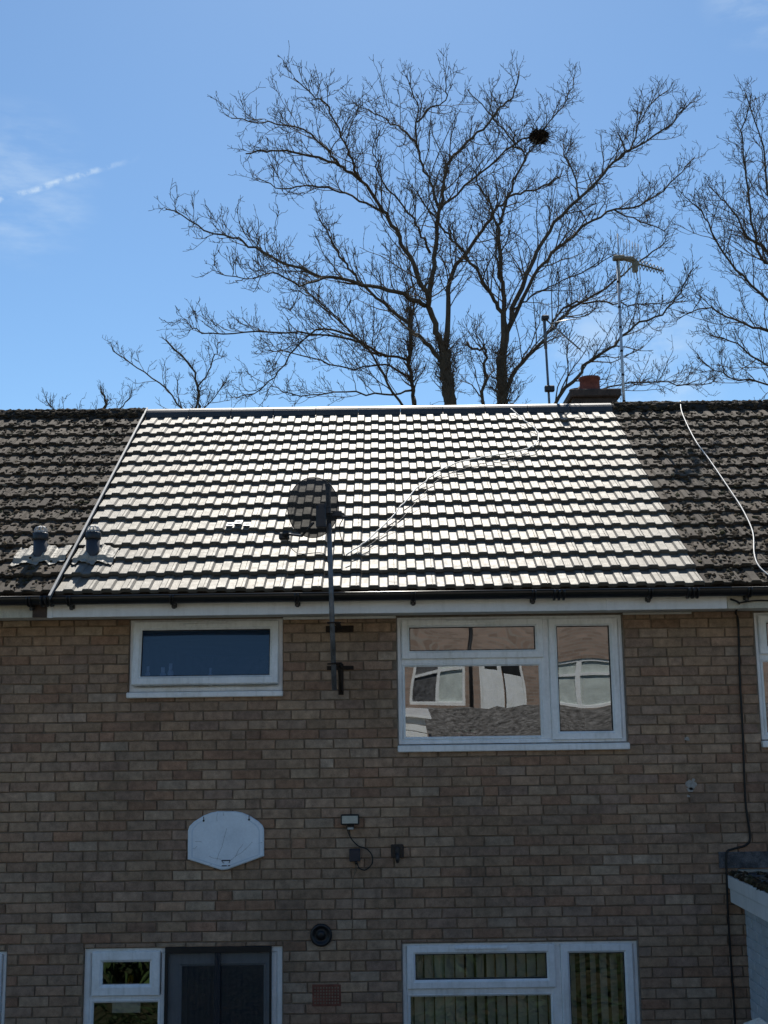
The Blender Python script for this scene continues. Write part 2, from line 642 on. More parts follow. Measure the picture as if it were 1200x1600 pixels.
def lay_bricks(x0, x1, z0, z1, openings, seed, xref=XREF):
    """Stretcher bond over a wall face; returns (x0, x1, z0, z1, whole)."""
    r = random.Random(seed)
    out = []
    c0 = int(math.floor((ZREF - z1) / CH)) - 1
    c1 = int(math.ceil((ZREF - z0) / CH)) + 1
    for c in range(c0, c1):
        bt = ZREF - c * CH
        bb = bt - CH
        if bb > z1 - .012 or bt < z0 + .012:
            continue
        off = xref + (0 if c % 2 else .5 * BP) + r.uniform(-.012, .012)
        k0 = int(math.floor((x0 - off) / BP)) - 1
        k1 = int(math.ceil((x1 - off) / BP)) + 1
        for k in range(k0, k1):
            a, b = off + k * BP, off + (k + 1) * BP
            cells = [(a, b)]
            if r.random() < .045:
                cells = [(a, (a + b) / 2), ((a + b) / 2, b)]
            for a_, b_ in cells:
                rects = [(max(a_, x0), min(b_, x1), max(bb, z0), min(bt, z1))]
                for ox0, ox1, oz0, oz1 in openings:
                    nxt = []
                    for p in rects:
                        if p[0] >= ox1 or p[1] <= ox0 or p[2] >= oz1 or p[3] <= oz0:
                            nxt.append(p)
                            continue
                        if p[0] < ox0:
                            nxt.append((p[0], ox0, p[2], p[3]))
                        if p[1] > ox1:
                            nxt.append((ox1, p[1], p[2], p[3]))
                        m0, m1 = max(p[0], ox0), min(p[1], ox1)
                        if p[3] > oz1:
                            nxt.append((m0, m1, oz1, p[3]))
                        if p[2] < oz0:
                            nxt.append((m0, m1, p[2], oz0))
                    rects = nxt
                for p in rects:
                    if p[1] - p[0] > .035 and p[3] - p[2] > .02:
                        whole = abs(p[1] - p[0] - BP) < .001 and abs(p[3] - p[2] - CH) < .001
                        out.append(p + (whole,))
    return out


def build_bricks(parent, bricks, in_view, variants, tints, mat, seed, rot=None, at=None, limit=300):
    """Up to `limit` bricks in view become objects of their own, the rest one part."""
    r = random.Random(seed)
    at = at or (lambda x, n, z: (x, n, z))
    vis = [b for b in bricks if in_view(b)]
    whole = [b for b in vis if b[4]]
    whole.sort(key=lambda b: (b[0] + b[1]) ** 2 * .25 + ((b[2] + b[3]) / 2 - 3.5) ** 2)
    chosen = set(whole[:limit])
    rest = MB()
    for b in bricks:
        cx, cz = (b[0] + b[1]) / 2, (b[2] + b[3]) / 2
        if b in chosen:
            o = bpy.data.objects.new('brick', r.choice(variants))
            COL.objects.link(o)
            o.location = at(cx, 0, cz)
            if rot:
                o.rotation_euler = rot
            o.parent = parent
        else:
            def mp(x, n, z):
                return at(cx + x, n, cz + z)
            brick_faces(rest, b[1] - b[0] - .010, b[3] - b[2] - .0095, vary(r.choice(tints), r), mp, r)
    if rest.v:
        tag(obj('brickwork', rest, mat, parent), None, kind='stuff')


def slab_with_holes(x0, x1, z0, z1, y0, y1, holes):
    """Wall slab with rectangular openings; only the outer faces are made."""
    X = sorted({x0, x1} | {h[0] for h in holes} | {h[1] for h in holes})
    Z = sorted({z0, z1} | {h[2] for h in holes} | {h[3] for h in holes})
    X = [x for x in X if x0 <= x <= x1]
    Z = [z for z in Z if z0 <= z <= z1]
    solid = {}
    for i in range(len(X) - 1):
        for j in range(len(Z) - 1):
            cx, cz = (X[i] + X[i + 1]) / 2, (Z[j] + Z[j + 1]) / 2
            solid[i, j] = not any(h[0] < cx < h[1] and h[2] < cz < h[3] for h in holes)
    m = MB()
    for (i, j), s in solid.items():
        if not s:
            continue
        a, b, c, d = X[i], X[i + 1], Z[j], Z[j + 1]
        m.add([(a, y0, c), (b, y0, c), (b, y0, d), (a, y0, d)], [(0, 1, 2, 3)])
        m.add([(a, y1, c), (b, y1, c), (b, y1, d), (a, y1, d)], [(3, 2, 1, 0)])
        for di, dj, q in ((-1, 0, [(a, y0, c), (a, y0, d), (a, y1, d), (a, y1, c)]), (1, 0, [(b, y0, d), (b, y0, c), (b, y1, c), (b, y1, d)]),
                          (0, -1, [(b, y0, c), (a, y0, c), (a, y1, c), (b, y1, c)]), (0, 1, [(a, y0, d), (b, y0, d), (b, y1, d), (a, y1, d)])):
            if not solid.get((i + di, j + dj), False):
                m.add(q, [(0, 1, 2, 3)])
    return m


# ------------------------------------------------------------------ roof tiles
PITCH = R(34.5)
UV, NV = Vector((0, math.cos(PITCH), math.sin(PITCH))), Vector((0, -math.sin(PITCH), math.cos(PITCH)))
EAVE = Vector((0, -.45, 4.752))
GAUGE, TW = .252, .2865
ROWS = 15


def roof_pt(x, s, n=0.0):
    return Vector((x, 0, 0)) + EAVE + UV * s + NV * n


def row_s(i):
    return 0.0 if i == 0 else GAUGE * (i + .10)


TILE_PROFILE = [(0, 0), (.053, 0), (.066, .0155), (.126, .0160), (.140, 0), (.196, 0), (.209, .0155),
                (.247, .0160), (.2485, .0115), (.2512, .0115), (.2527, .0160), (.270, .0155), (.2848, 0.001)]


def tile_mesh(name, mat, length, thick, r, wear=0.0):
    """Interlocking concrete tile: two flat-topped rolls, thick nose at the lower edge."""
    m = MB()
    n = len(TILE_PROFILE)
    v = []
    round_ = .004
    slope = -thick / GAUGE
    for u, dz, in ((0, -thick), (-.001, -round_), (round_, 0), (length * .5, slope * length * .5), (length, slope * length)):
        for x, h in TILE_PROFILE:
            hh = h * (1 if dz > -thick + 1e-6 else .82)
            v.append((x + (r.uniform(-wear, wear) if wear else 0), u + (r.uniform(-wear, wear) if wear and u < .01 else 0),
                      thick + dz + hh + (r.uniform(-wear, wear) * .5 if wear else 0)))
    f = []
    for k in range(4):
        for i in range(n - 1):
            f.append((k * n + i, k * n + i + 1, (k + 1) * n + i + 1, (k + 1) * n + i))
    m.add(v, f)
    sides = [(0, 0), (1, 0), (2, 0), (3, 0)]
    b = len(m.v)
    for x, i in ((TILE_PROFILE[0][0], 0), (TILE_PROFILE[-1][0], n - 1)):
        e = [v[k * n + i] for k in range(5)]
        m.add(e + [(x, length, slope * length - .006)], [tuple(range(6))])
    me = m.mesh(name)
    me.materials.append(MATS[mat])
    return me


def lay_tiles(parent, x_left, n_cols, meshes, jitter, seed, first_gap=0.0):
    r = random.Random(seed)
    for i in range(ROWS):
        for c in range(n_cols):
            o = bpy.data.objects.new('roof_tile', r.choice(meshes))
            COL.objects.link(o)
            p = roof_pt(x_left + c * TW + first_gap, row_s(i) + r.uniform(-jitter, jitter), r.uniform(0, jitter * .6) + .0005)
            o.location = p
            kick = R(2.0) if i == 0 else 0
            o.rotation_euler = (PITCH - kick * .5 + r.uniform(-jitter, jitter) * .8, r.uniform(-jitter, jitter) * .8, r.uniform(-jitter, jitter) * 1.2)
            o.parent = parent


def lump(mb, c, rx, ry, rz, tint, r, frame=(Vector((1, 0, 0)), UV, NV)):
    """Small irregular moss clump (a rough 20-face ball)."""
    t = (1 + 5 ** .5) / 2
    base = [(-1, t, 0), (1, t, 0), (-1, -t, 0), (1, -t, 0), (0, -1, t), (0, 1, t), (0, -1, -t), (0, 1, -t), (t, 0, -1), (t, 0, 1), (-t, 0, -1), (-t, 0, 1)]
    f = [(0, 11, 5), (0, 5, 1), (0, 1, 7), (0, 7, 10), (0, 10, 11), (1, 5, 9), (5, 11, 4), (11, 10, 2), (10, 7, 6), (7, 1, 8),
         (3, 9, 4), (3, 4, 2), (3, 2, 6), (3, 6, 8), (3, 8, 9), (4, 9, 5), (2, 4, 11), (6, 2, 10), (8, 6, 7), (9, 8, 1)]
    v = []
    for b in base:
        k = r.uniform(.55, 1.25) / 1.9
        v.append(c + frame[0] * b[0] * rx * k + frame[1] * b[1] * ry * k + frame[2] * b[2] * rz * k)
    mb.add(v, f, tint)


MOSS_TINTS = [(.034, .024, .015), (.052, .036, .021), (.068, .047, .026), (.024, .018, .012), (.085, .060, .034), (.05, .046, .022), (.035, .026, .016), (.15, .125, .09)]


def moss_on_roof(parent, x0, x1, count, seed):
    r = random.Random(seed)
    m = MB()
    centres = [(r.uniform(x0, x1), r.uniform(.05, 3.7)) for _ in range(int(count / 9))]
    for _ in range(count):
        if r.random() < .72:
            cx, cs = r.choice(centres)
            x, s = cx + r.gauss(0, .075), cs + r.gauss(0, .06)
        else:
            x, s = r.uniform(x0, x1), r.uniform(.0, 3.78)
        if not (x0 < x < x1 and 0 < s < 3.78):
            continue
        ph = ((x - 2.40) / TW * 2) % 1.0
        if .42 < ph < .88 and r.random() < .72:
            continue
        row = 0 if s < row_s(1) else int((s / GAUGE) - .10)
        u = s - row_s(row)
        if u > .16 and r.random() < .35:
            u -= .1
        n_ = .024 - u * .024 / GAUGE + (.02 if .42 < ph < .88 else .001)
        k = r.uniform(.4, 1.15) * (1.7 if r.random() < .12 else 1)
        lump(m, roof_pt(x, row_s(row) + u, n_), .019 * k, .019 * k, .013 * k, vary(r.choice(MOSS_TINTS), r, .3), r)
    for _ in range(int(count * .09)):
        x, a = r.uniform(x0, x1), r.uniform(.05, 2.0)
        k = r.uniform(.5, 1.4)
        p = Vector((x, 2.835 - math.cos(a) * .14, 6.925 + math.sin(a) * .122))
        lump(m, p, .03 * k, .02 * k, .014 * k, vary(r.choice(MOSS_TINTS[:4]), r, .3), r)
    tag(obj('moss', m, 'moss', parent), 'brown moss clumps in the tile channels', kind='stuff')


R_T = random.Random(11)
NEW_TILES = [tile_mesh('roof_tile', 'tile_new', .33, .0285, R_T)]
OLD_TILES = [tile_mesh('roof_tile', 'tile_old', .33, .026, R_T, .0025) for _ in range(6)]


# ------------------------------------------------------------------ windows
def pane_sheet(x0, x1, z0, z1, y, bow, n=14, seed=0):
    """Glass sheet, bowed a little as a sealed unit is."""
    r = random.Random(seed)
    ph = [r.uniform(0, 6.28) for _ in range(4)]
    m = MB()
    v = []
    for j in range(n + 1):
        for i in range(n + 1):
            u, w = i / n, j / n
            d = bow * (16 * u * (1 - u) * w * (1 - w))
            d += bow * .22 * math.sin(4.2 * u + ph[0]) * math.sin(3.4 * w + ph[1])
            v.append((x0 + (x1 - x0) * u, y + d, z0 + (z1 - z0) * w))
    f = [(j * (n + 1) + i, j * (n + 1) + i + 1, (j + 1) * (n + 1) + i + 1, (j + 1) * (n + 1) + i) for j in range(n) for i in range(n)]
    m.add(v, f, None, True)
    return m


FY = .028          # front of the fixed frames behind the brick face


def window(parent, x0, x1, z0, z1, bars, lights, sill=True, vent=None, bow=.0012, glass_mat='pane', seed=0, label=None, ow=.04):
    """bars: fixed frame bars (x0,x1,z0,z1); lights: (kind, x0,x1,z0,z1) openings, 'sash' or 'fixed'."""
    m = MB().ring(x0, x1, z0, z1, ow, FY, FY + .07)
    for b in bars:
        m.box(b[0], b[1], FY + .003, FY + .065, b[2], b[3], .004)
    w = obj('window', m, 'upvc', parent)
    obj('sealant', MB().ring(x0 - .004, x1 + .004, z0 - .003, z1 + .004, .010, FY - .020, FY + .02, .004), 'sealant', w)
    if label:
        w['label'] = label
    for i, (kind, a, b, c, d) in enumerate(lights):
        if kind == 'sash':
            s = obj('sash', MB().ring(a, b, c, d, .064, FY - .022, FY + .05, .011), 'upvc', w)
            obj('gasket', MB().ring(a + .062, b - .062, c + .062, d - .062, .006, FY - .006, FY + .012, .001), 'sash_seal', w)
            obj('pane', pane_sheet(a + .060, b - .060, c + .060, d - .060, FY + .010, bow, seed=seed + i), glass_mat, w)
        else:
            obj('glazing_bead', MB().ring(a, b, c, d, .020, FY + .002, FY + .05, .008), 'upvc', w)
            obj('pane', pane_sheet(a + .018, b - .018, c + .018, d - .018, FY + .018, bow, seed=seed + i), glass_mat, w)
    if sill:
        obj('sill', MB().box(x0 - .004, x1 + .006, -.045, FY + .05, z0 - .052, z0 - .002, .006), 'upvc', w)
    if vent:
        a, b, c, d = vent
        vb = obj('trickle_vent', MB().box(a, b, FY - .036, FY - .018, c, d, .005), 'upvc', w)
        vb['label'] = 'slim trickle vent bar'
    return w


def three_light(parent, x0, z0, z1, seed, label=None):
    """Top-hung light over a fixed light, tall side-hung casement on the right."""
    W = 1.772
    mx = x0 + 1.160
    tz = z1 - .338
    bars = [(mx - .032, mx + .032, z0 + .035, z1 - .035), (x0 + .035, mx - .03, tz - .034, tz + .030)]
    lights = [('sash', x0 + .038, mx - .012, tz + .008, z1 - .022), ('fixed', x0 + .040, mx - .031, z0 + .040, tz - .033),
              ('sash', mx + .032, x0 + W - .042, z0 + .026, z1 - .026)]
    return window(parent, x0, x0 + W, z0, z1, bars, lights, vent=(x0 + .395, x0 + .79, z1 - .052, z1 - .030), bow=.0008, seed=seed, label=label)

# ------------------------------------------------------------------ the three terraced houses
Z_TOP = 4.60
FASCIA_Y = -.375


def house(name, label, x0, x1, rx0, rx1, holes, seed, tiles, n_cols, tile_left, jitter, fascia_mat, group):
    t = thing(name, label, 'house', ((x0 + x1) / 2, 0, 0), group)
    wall = obj('wall', slab_with_holes(x0 + .001, x1 - .001, 0, Z_TOP + .1, .0095, .26, holes), 'mortar', t)
    bricks = [b for b in TERRACE_BRICKS if x0 <= (b[0] + b[1]) / 2 < x1]
    build_bricks(wall, bricks, lambda b: b[3] > 1.56 and abs(b[0]) < 2.98 and abs(b[1]) < 2.98, WALL_BRICKS, BRICK_TINTS, 'brick', seed)
    obj('rear_wall', MB().box(x0 + .001, x1 - .001, 5.75, 6.0, 0, Z_TOP + .1), 'mortar', t)
    pw = MB()
    for a in (x0, x1):
        s = 1 if a == x0 else -1
        lo, hi = sorted((a + s * .002, a + s * .10))
        pw.add([(x_, y, z) for x_ in (lo, hi) for y, z in ((.26, 0), (5.75, 0), (5.75, 4.75), (2.83, 6.75), (.26, 5.02))],
               [(0, 1, 2, 3, 4), (9, 8, 7, 6, 5), (0, 5, 6, 1), (1, 6, 7, 2), (2, 7, 8, 3), (3, 8, 9, 4), (4, 9, 5, 0)])
    obj('party_wall', pw, 'plaster', t)
    obj('floor', MB().box(x0 + .1, x1 - .1, .26, 5.75, 2.38, 2.6), 'carpet', t)
    obj('ceiling', MB().box(x0 + .1, x1 - .1, .26, 5.75, Z_TOP, Z_TOP + .09), 'plaster', t)
    # roof: boarding, then every tile
    m = MB()
    a = [roof_pt(rx0, .05, -.012), roof_pt(rx1, .05, -.012), roof_pt(rx1, 3.95, -.012), roof_pt(rx0, 3.95, -.012)]
    b = [p - NV * .05 for p in a]
    m.add(a + b, [(0, 1, 2, 3), (7, 6, 5, 4), (0, 4, 5, 1), (1, 5, 6, 2), (2, 6, 7, 3), (3, 7, 4, 0)])
    roof = obj('roof', m, 'tile_old', t)
    top = roof_pt(0, 3.96, -.02)
    m = MB()
    q = [(rx0, top.y, top.z), (rx1, top.y, top.z), (rx1, 6.4, 4.62), (rx0, 6.4, 4.62)]
    m.add(q + [(x, y, z - .06) for x, y, z in q], [(3, 2, 1, 0), (4, 5, 6, 7), (0, 1, 5, 4), (1, 2, 6, 5), (2, 3, 7, 6), (3, 0, 4, 7)])
    obj('rear_roof_slope', m, 'tile_old', roof)
    lay_tiles(roof, tile_left, n_cols, tiles, jitter, seed)
    # eaves
    obj('soffit', MB().box(x0 + .001, x1 - .001, FASCIA_Y + .018, .0, Z_TOP, Z_TOP + .012), 'soffit', t)
    obj('fascia', MB().box(x0 + .0015, x1 - .0015, FASCIA_Y, FASCIA_Y + .017, 4.588, 4.742, .003), fascia_mat, t)
    return t, wall, roof


def gutter(parent, x0, x1, brackets, r=.056, yc=-.452, zt=4.733):
    m = MB()
    seg = 10
    v = []
    for x in (x0, x1):
        for rr in (r, r - .004):
            for k in range(seg + 1):
                a = math.pi + math.pi * k / seg
                v.append((x, yc + math.cos(a) * rr, zt + math.sin(a) * rr * 1.05))
    n = seg + 1
    f = []
    for k in range(seg):
        f.append((k, k + 1, 2 * n + k + 1, 2 * n + k))
        f.append((n + k + 1, n + k, 3 * n + k, 3 * n + k + 1))
        f.append((k + 1, k, n + k, n + k + 1))
        f.append((2 * n + k, 2 * n + k + 1, 3 * n + k + 1, 3 * n + k))
    f += [(0, 2 * n, 3 * n, n), (seg, n + seg, 3 * n + seg, 2 * n + seg)]
    m.add(v, f, None, False)
    m.tube([(x0, yc - r, zt), (x1, yc - r, zt)], .006, 6)
    gt = obj('gutter', m, 'gutter_black', parent)
    for x in brackets:
        b = MB()
        pts = [(x, yc + math.cos(math.pi + math.pi * k / 10) * (r + .007), zt + math.sin(math.pi + math.pi * k / 10) * (r + .009)) for k in range(11)]
        for dx in (-.011, .011):
            b.tube([(p[0] + dx, p[1], p[2]) for p in pts], .007, 5)
        b.box(x - .02, x + .02, -.40, FASCIA_Y - .001, zt - .085, zt - .02, .004)
        b.box(x - .012, x + .012, -.415, -.392, zt - .094, zt - .05, .004)
        obj('gutter_bracket', b, 'gutter_black', gt)
    return gt


def ridge(roof, x0, x1, n, mat, r, seed):
    rr = random.Random(seed)
    w = (x1 - x0) / n
    zc, yc, rad = 6.925, 2.835, .122
    for i in range(n):
        a, b = x0 + i * w + .0025, x0 + (i + 1) * w - .0025
        m = MB()
        prof = [math.pi * k / 12 for k in range(13)]
        dz = rr.uniform(-r, r)
        v = []
        for x, k in ((a, 1.0), (b, 1.0)):
            for q in (rad * k, rad * k - .016):
                v += [(x, yc - math.cos(t) * q * 1.15, zc + dz + math.sin(t) * q + rr.uniform(-r, r) * .5) for t in prof]
        n_ = 13
        f = []
        for k in range(12):
            f.append((k, 2 * n_ + k, 2 * n_ + k + 1, k + 1))
            f.append((n_ + k, n_ + k + 1, 3 * n_ + k + 1, 3 * n_ + k))
            f.append((k, k + 1, n_ + k + 1, n_ + k))
            f.append((2 * n_ + k + 1, 2 * n_ + k, 3 * n_ + k, 3 * n_ + k + 1))
        f += [(0, n_, 3 * n_, 2 * n_), (12, 2 * n_ + 12, 3 * n_ + 12, n_ + 12)]
        m.add(v, f)
        obj('ridge_tile', m, mat, roof)
    bed = MB()
    segs = 24
    pts = []
    for i in range(segs + 1):
        x = x0 + (x1 - x0) * i / segs
        pts.append((x, yc - rad * 1.15 + .018, zc - .022 + rr.uniform(-.004, .004)))
    bed.tube(pts, .028, 6)
    obj('ridge_bedding', bed, mat, roof)


def vent_pipe(parent, x, s, label):
    b = roof_pt(x, s)
    m = MB().lathe([(.054, -.12), (.054, .165)], b, sides=20)
    p = obj('vent_pipe', m, 'pipe_grey', parent)
    p['label'] = label
    obj('collar', MB().lathe([(.050, .150), (.061, .150), (.063, .158), (.063, .200), (.058, .208), (.03, .208)], b, sides=20), 'black_plastic', p)
    c = MB()
    for k in range(10):
        a = 2 * math.pi * k / 10
        c.tube([b + Vector((math.cos(a) * r_, math.sin(a) * r_, h)) for r_, h in ((.05, .20), (.05, .232), (.036, .253), (.006, .262))], .0042, 5)
    c.lathe([(.046, .205), (.046, .225)], b, sides=12)
    obj('cage', c, 'wire_grey', p)
    return p


def flashing(parent, x0, x1, s0, s1, seed, drop, phase=0.0):
    """Soft metal sheet dressed over the rolls of the tiles."""
    r = random.Random(seed)
    m = MB()
    nx_, ns = 30, 12
    v = []
    for j in range(ns + 1):
        for i in range(nx_ + 1):
            x = x0 + (x1 - x0) * i / nx_
            ph = ((x - phase - 2.40) / TW * 2) % 1.0
            roll = .02 * max(0, min(1, (ph - .33) / .12)) * max(0, min(1, (.97 - ph) / .12))
            s = s0 + (s1 - s0) * j / ns
            if j == 0:
                s += math.sin(i * .9 + seed) * .014 + drop * (i / nx_ - .5) + r.uniform(-.006, .006)
            if j == ns:
                s += math.sin(i * .5 + seed * 2) * .03 - abs(i / nx_ - .5) * .10
            rowf = s / GAUGE - .10
            row = 0 if rowf < 1 else int(rowf)
            u = s - row_s(row)
            n_ = .030 - u * .024 / GAUGE + roll * 1.2 + .010 + r.uniform(-.0012, .002)
            v.append(roof_pt(x, s, n_))
    w = nx_ + 1
    f = [(j * w + i, j * w + i + 1, (j + 1) * w + i + 1, (j + 1) * w + i) for j in range(ns) for i in range(nx_)]
    m.add(v, f)
    b = len(v)
    m.add([p - NV * .004 for p in v], [q[::-1] for q in f])
    m.f += [(i, i + b, i + 1 + b, i + 1) for i in range(nx_)]
    m.sm += [False] * nx_
    return obj('lead_flashing', m, 'lead', parent)


PL, PR = -2.55, 2.58
NEW_L, NEW_R = -2.4705, 2.40
BIG_UP = (.086, 1.858, 3.60, 4.59)
BIG_LO = (.090, 1.862, 1.02, 2.143)
SMALL = (-2.006, -.806, 4.03, 4.592)
DOOR = (-2.292, -.804, .02, 2.132)
RWIN = (2.889, 4.661, 3.60, 4.592)
LWIN = (-4.640, -2.868, 1.02, 2.125)
GROUP = 'brick terraced houses'

TERRACE_BRICKS = lay_bricks(-5.75, 5.75, 0, Z_TOP, [BIG_UP, BIG_LO, SMALL, DOOR, RWIN, LWIN], 21)

mid, mid_wall, mid_roof = house('terraced_house', 'brick terraced house with clean new grey roof tiles and white fascia', PL, PR, NEW_L + .002, NEW_R - .002,
                                [BIG_UP, BIG_LO, SMALL, DOOR], 21, NEW_TILES, 17, NEW_L, .0016, 'fascia_white', GROUP)
left, left_wall, left_roof = house('terraced_house', 'terraced house with old mossy roof beside the metal strip and grey vent pipes', -5.75, PL, -5.75, NEW_L - .002,
                                   [LWIN], 22, OLD_TILES, 11, NEW_L - 11 * TW - .018, .006, 'fascia_cream', GROUP)
right, right_wall, right_roof = house('terraced_house', 'terraced house with old mossy roof crossed by a white cable', PR, 5.75, NEW_R + .002, 5.75,
                                      [RWIN], 23, OLD_TILES, 11, NEW_R + .004, .006, 'fascia_cream', GROUP)

# windows
three_light(mid, BIG_UP[0], BIG_UP[2], BIG_UP[3], 1, 'three-light window below the soffit')
three_light(mid, BIG_LO[0], BIG_LO[2], BIG_LO[3], 4, 'three-light window with vertical blind behind')
three_light(right, RWIN[0], RWIN[2], RWIN[3], 8)
three_light(left, LWIN[0], LWIN[2], LWIN[3], 12)

# small bathroom window, its top-hung sash pushed open at the bottom
x0, x1, z0, z1 = SMALL
bw = obj('window', MB().ring(x0, x1, z0, z1, .045, FY, FY + .07), 'upvc', mid)
bw['label'] = 'small frosted window pushed open at the bottom'
hinge = Matrix.Translation((0, FY + .02, z1 - .03)) @ Matrix.Rotation(R(-7.0), 4, 'X') @ Matrix.Translation((0, -FY - .02, -z1 + .03))


def turned(mb):
    mb.v = [tuple(hinge @ Vector(p)) for p in mb.v]
    return mb


obj('sash', turned(MB().ring(x0 + .032, x1 - .032, z0 + .046, z1 - .02, .068, FY - .03, FY + .04, .012)), 'upvc', bw)
obj('gasket', turned(MB().ring(x0 + .098, x1 - .098, z0 + .112, z1 - .086, .006, FY - .012, FY + .004, .001)), 'sash_seal', bw)
obj('pane', turned(pane_sheet(x0 + .096, x1 - .096, z0 + .11, z1 - .084, FY + .002, .0008, seed=33)), 'pane_obscure', bw)
obj('sill', MB().box(x0 - .006, x1 + .004, -.045, FY + .05, z0 - .045, z0 - .002, .006), 'upvc', bw)
obj('trickle_vent', turned(MB().box(x0 + .39, x0 + .78, FY - .045, FY - .03, z1 - .062, z1 - .040, .005)), 'upvc', bw)

# patio door with a side light
x0, x1, z0, z1 = DOOR
dm = MB().ring(x0, x1, z0, z1, .05, FY, FY + .07)
dm.box(-1.714, -1.66, FY + .002, FY + .066, z0 + .04, z1 - .04, .004)
dm.box(x0 + .045, -1.71, FY + .002, FY + .066, 1.762, 1.796, .004)
door_frame = obj('door_frame', dm, 'upvc', mid)
door_frame['label'] = 'white door frame with small top light'
obj('sash', MB().ring(-2.232, -1.722, 1.792, 2.108, .078, FY - .022, FY + .05, .012), 'upvc', door_frame)
obj('pane', pane_sheet(-2.158, -1.796, 1.866, 2.034, FY + .008, .0008, seed=41), 'pane', door_frame)
obj('glazing_bead', MB().ring(-2.243, -1.712, z0 + .045, 1.764, .026, FY + .001, FY + .05, .008), 'upvc', door_frame)
obj('pane', pane_sheet(-2.222, -1.733, z0 + .06, 1.744, FY + .018, .0008, seed=42), 'pane', door_frame)
door = obj('door', MB().ring(-1.662, -.852, z0 + .045, z1 - .045, .098, FY + .012, FY + .06, .012), 'upvc', mid)
door['label'] = 'white framed glazed door behind the fly screen'
obj('pane', pane_sheet(-1.57, -.945, z0 + .14, z1 - .14, FY + .03, .0008, seed=43), 'pane', door)
obj('handle', MB().box(-.925, -.90, FY - .022, FY + .01, 1.0, 1.16, .006), 'upvc', door)

# fascia trims, bead under the soffit
obj('fascia_joint', MB().box(1.668, 1.700, FASCIA_Y - .006, FASCIA_Y + .001, 4.586, 4.70, .002), 'fascia_white', mid)
obj('fascia_joint', MB().box(PL + .002, PL + .042, FASCIA_Y - .006, FASCIA_Y + .001, 4.584, 4.70, .002), 'fascia_white', mid)
obj('soffit_bead', MB().box(SMALL[1] + .004, BIG_UP[0] - .004, -.022, -.001, 4.578, 4.598, .004), 'fascia_white', mid)
obj('soffit_bead', MB().box(BIG_UP[1] + .004, 2.40, -.022, -.001, 4.582, 4.598, .004), 'soffit', mid)
obj('repair_block', MB().box(PL - .11, PL - .003, FASCIA_Y - .008, FASCIA_Y - .001, 4.588, 4.72, .003), 'stack_brick', left)

# gutters
gutter(mid, PL + .002, PR - .002, [-2.36, -1.59, -.66, .21, 1.11, 1.98])
gutter(left, -5.75, PL - .002, [-2.66, -3.6, -4.5])
gutter(right, PR + .002, 5.75, [2.72, 3.6, 4.5])
for x in (PL + .02, 1.30, 2.30):
    m = MB()
    for dx in (-.035, 0, .035):
        m.tube([(x + dx, -.452 + math.cos(math.pi + math.pi * k / 10) * .064, 4.734 + math.sin(math.pi + math.pi * k / 10) * .066) for k in range(11)], .011, 5)
    obj('gutter_union', m, 'gutter_black', mid)

# ridges, metal strip between old and new tiles, roof vents
ridge(mid_roof, NEW_L, NEW_R, 11, 'ridge_new', .001, 1)
ridge(left_roof, -5.75, NEW_L - .03, 7, 'ridge_old', .008, 2)
ridge(right_roof, NEW_R, 5.75, 8, 'ridge_old', .008, 3)
m = MB()
a, b = roof_pt(-2.487, -.10, .045), roof_pt(-2.487, 4.02, .045)
for off, w, h in ((0, .004, .03), (.0, .009, .004)):
    v = []
    for p in (a, b):
        for dx, dn in ((-w, -h), (w, -h), (w, 0), (-w, 0)):
            v.append(p + Vector((dx, 0, 0)) + NV * (dn + (.004 if w > .005 else 0)))
    m.add(v, [(0, 1, 2, 3), (7, 6, 5, 4), (0, 4, 5, 1), (1, 5, 6, 2), (2, 6, 7, 3), (3, 7, 4, 0)])
strip = obj('metal_strip', m, 'zinc', mid)
strip['label'] = 'thin metal strip running up the roof edge'
vent_pipe(left, -2.745, .60, 'grey vent pipe on the mossy tiles')
vent_pipe(mid, -2.325, .60, 'grey vent pipe on the new tiles')
flashing(left, -2.93, -2.515, .46, .78, 4, .03, -.018)
flashing(mid, -2.462, -2.14, .46, .76, 9, -.02)

# hooded ventilator tile in pale plastic
vt = MB()
for k, xx in enumerate((-1.286, -1.214, -1.143)):
    raised = .02 if k == 1 else 0
    p = [roof_pt(xx + dx, s_, n_) for s_, n_ in ((1.075, .030 + raised), (1.075, .046 + raised), (1.19, .022 + raised), (1.19, .02 + raised)) for dx in (-.030, .030)]
    vt.add(p, [(0, 1, 3, 2), (2, 3, 5, 4), (0, 2, 4, 6), (1, 7, 5, 3), (4, 5, 7, 6)])
vent_tile = obj('tile_ventilator', vt, 'fascia_white', mid)
for k, xx in enumerate((-1.286, -1.214, -1.143)):
    raised = .02 if k == 1 else 0
    p = [roof_pt(xx + dx, 1.073, n_ + raised) for n_ in (.033, .043) for dx in (-.022, .022)]
    q = [roof_pt(xx + dx, 1.115, .0415 + raised) for dx in (-.018, .018)] + [roof_pt(xx + dx, 1.16, .0325 + raised) for dx in (-.018, .018)]
    obj('ventilator_slot', MB().add(p, [(0, 1, 3, 2)]), 'pipe_grey', vent_tile)
    obj('ventilator_grille', MB().add([v_ + NV * .003 for v_ in q], [(0, 1, 3, 2)]), 'pipe_grey', vent_tile)

moss_on_roof(left_roof, -4.3, NEW_L - .05, 6500, 31)
moss_on_roof(right_roof, NEW_R + .03, 4.3, 6500, 32)

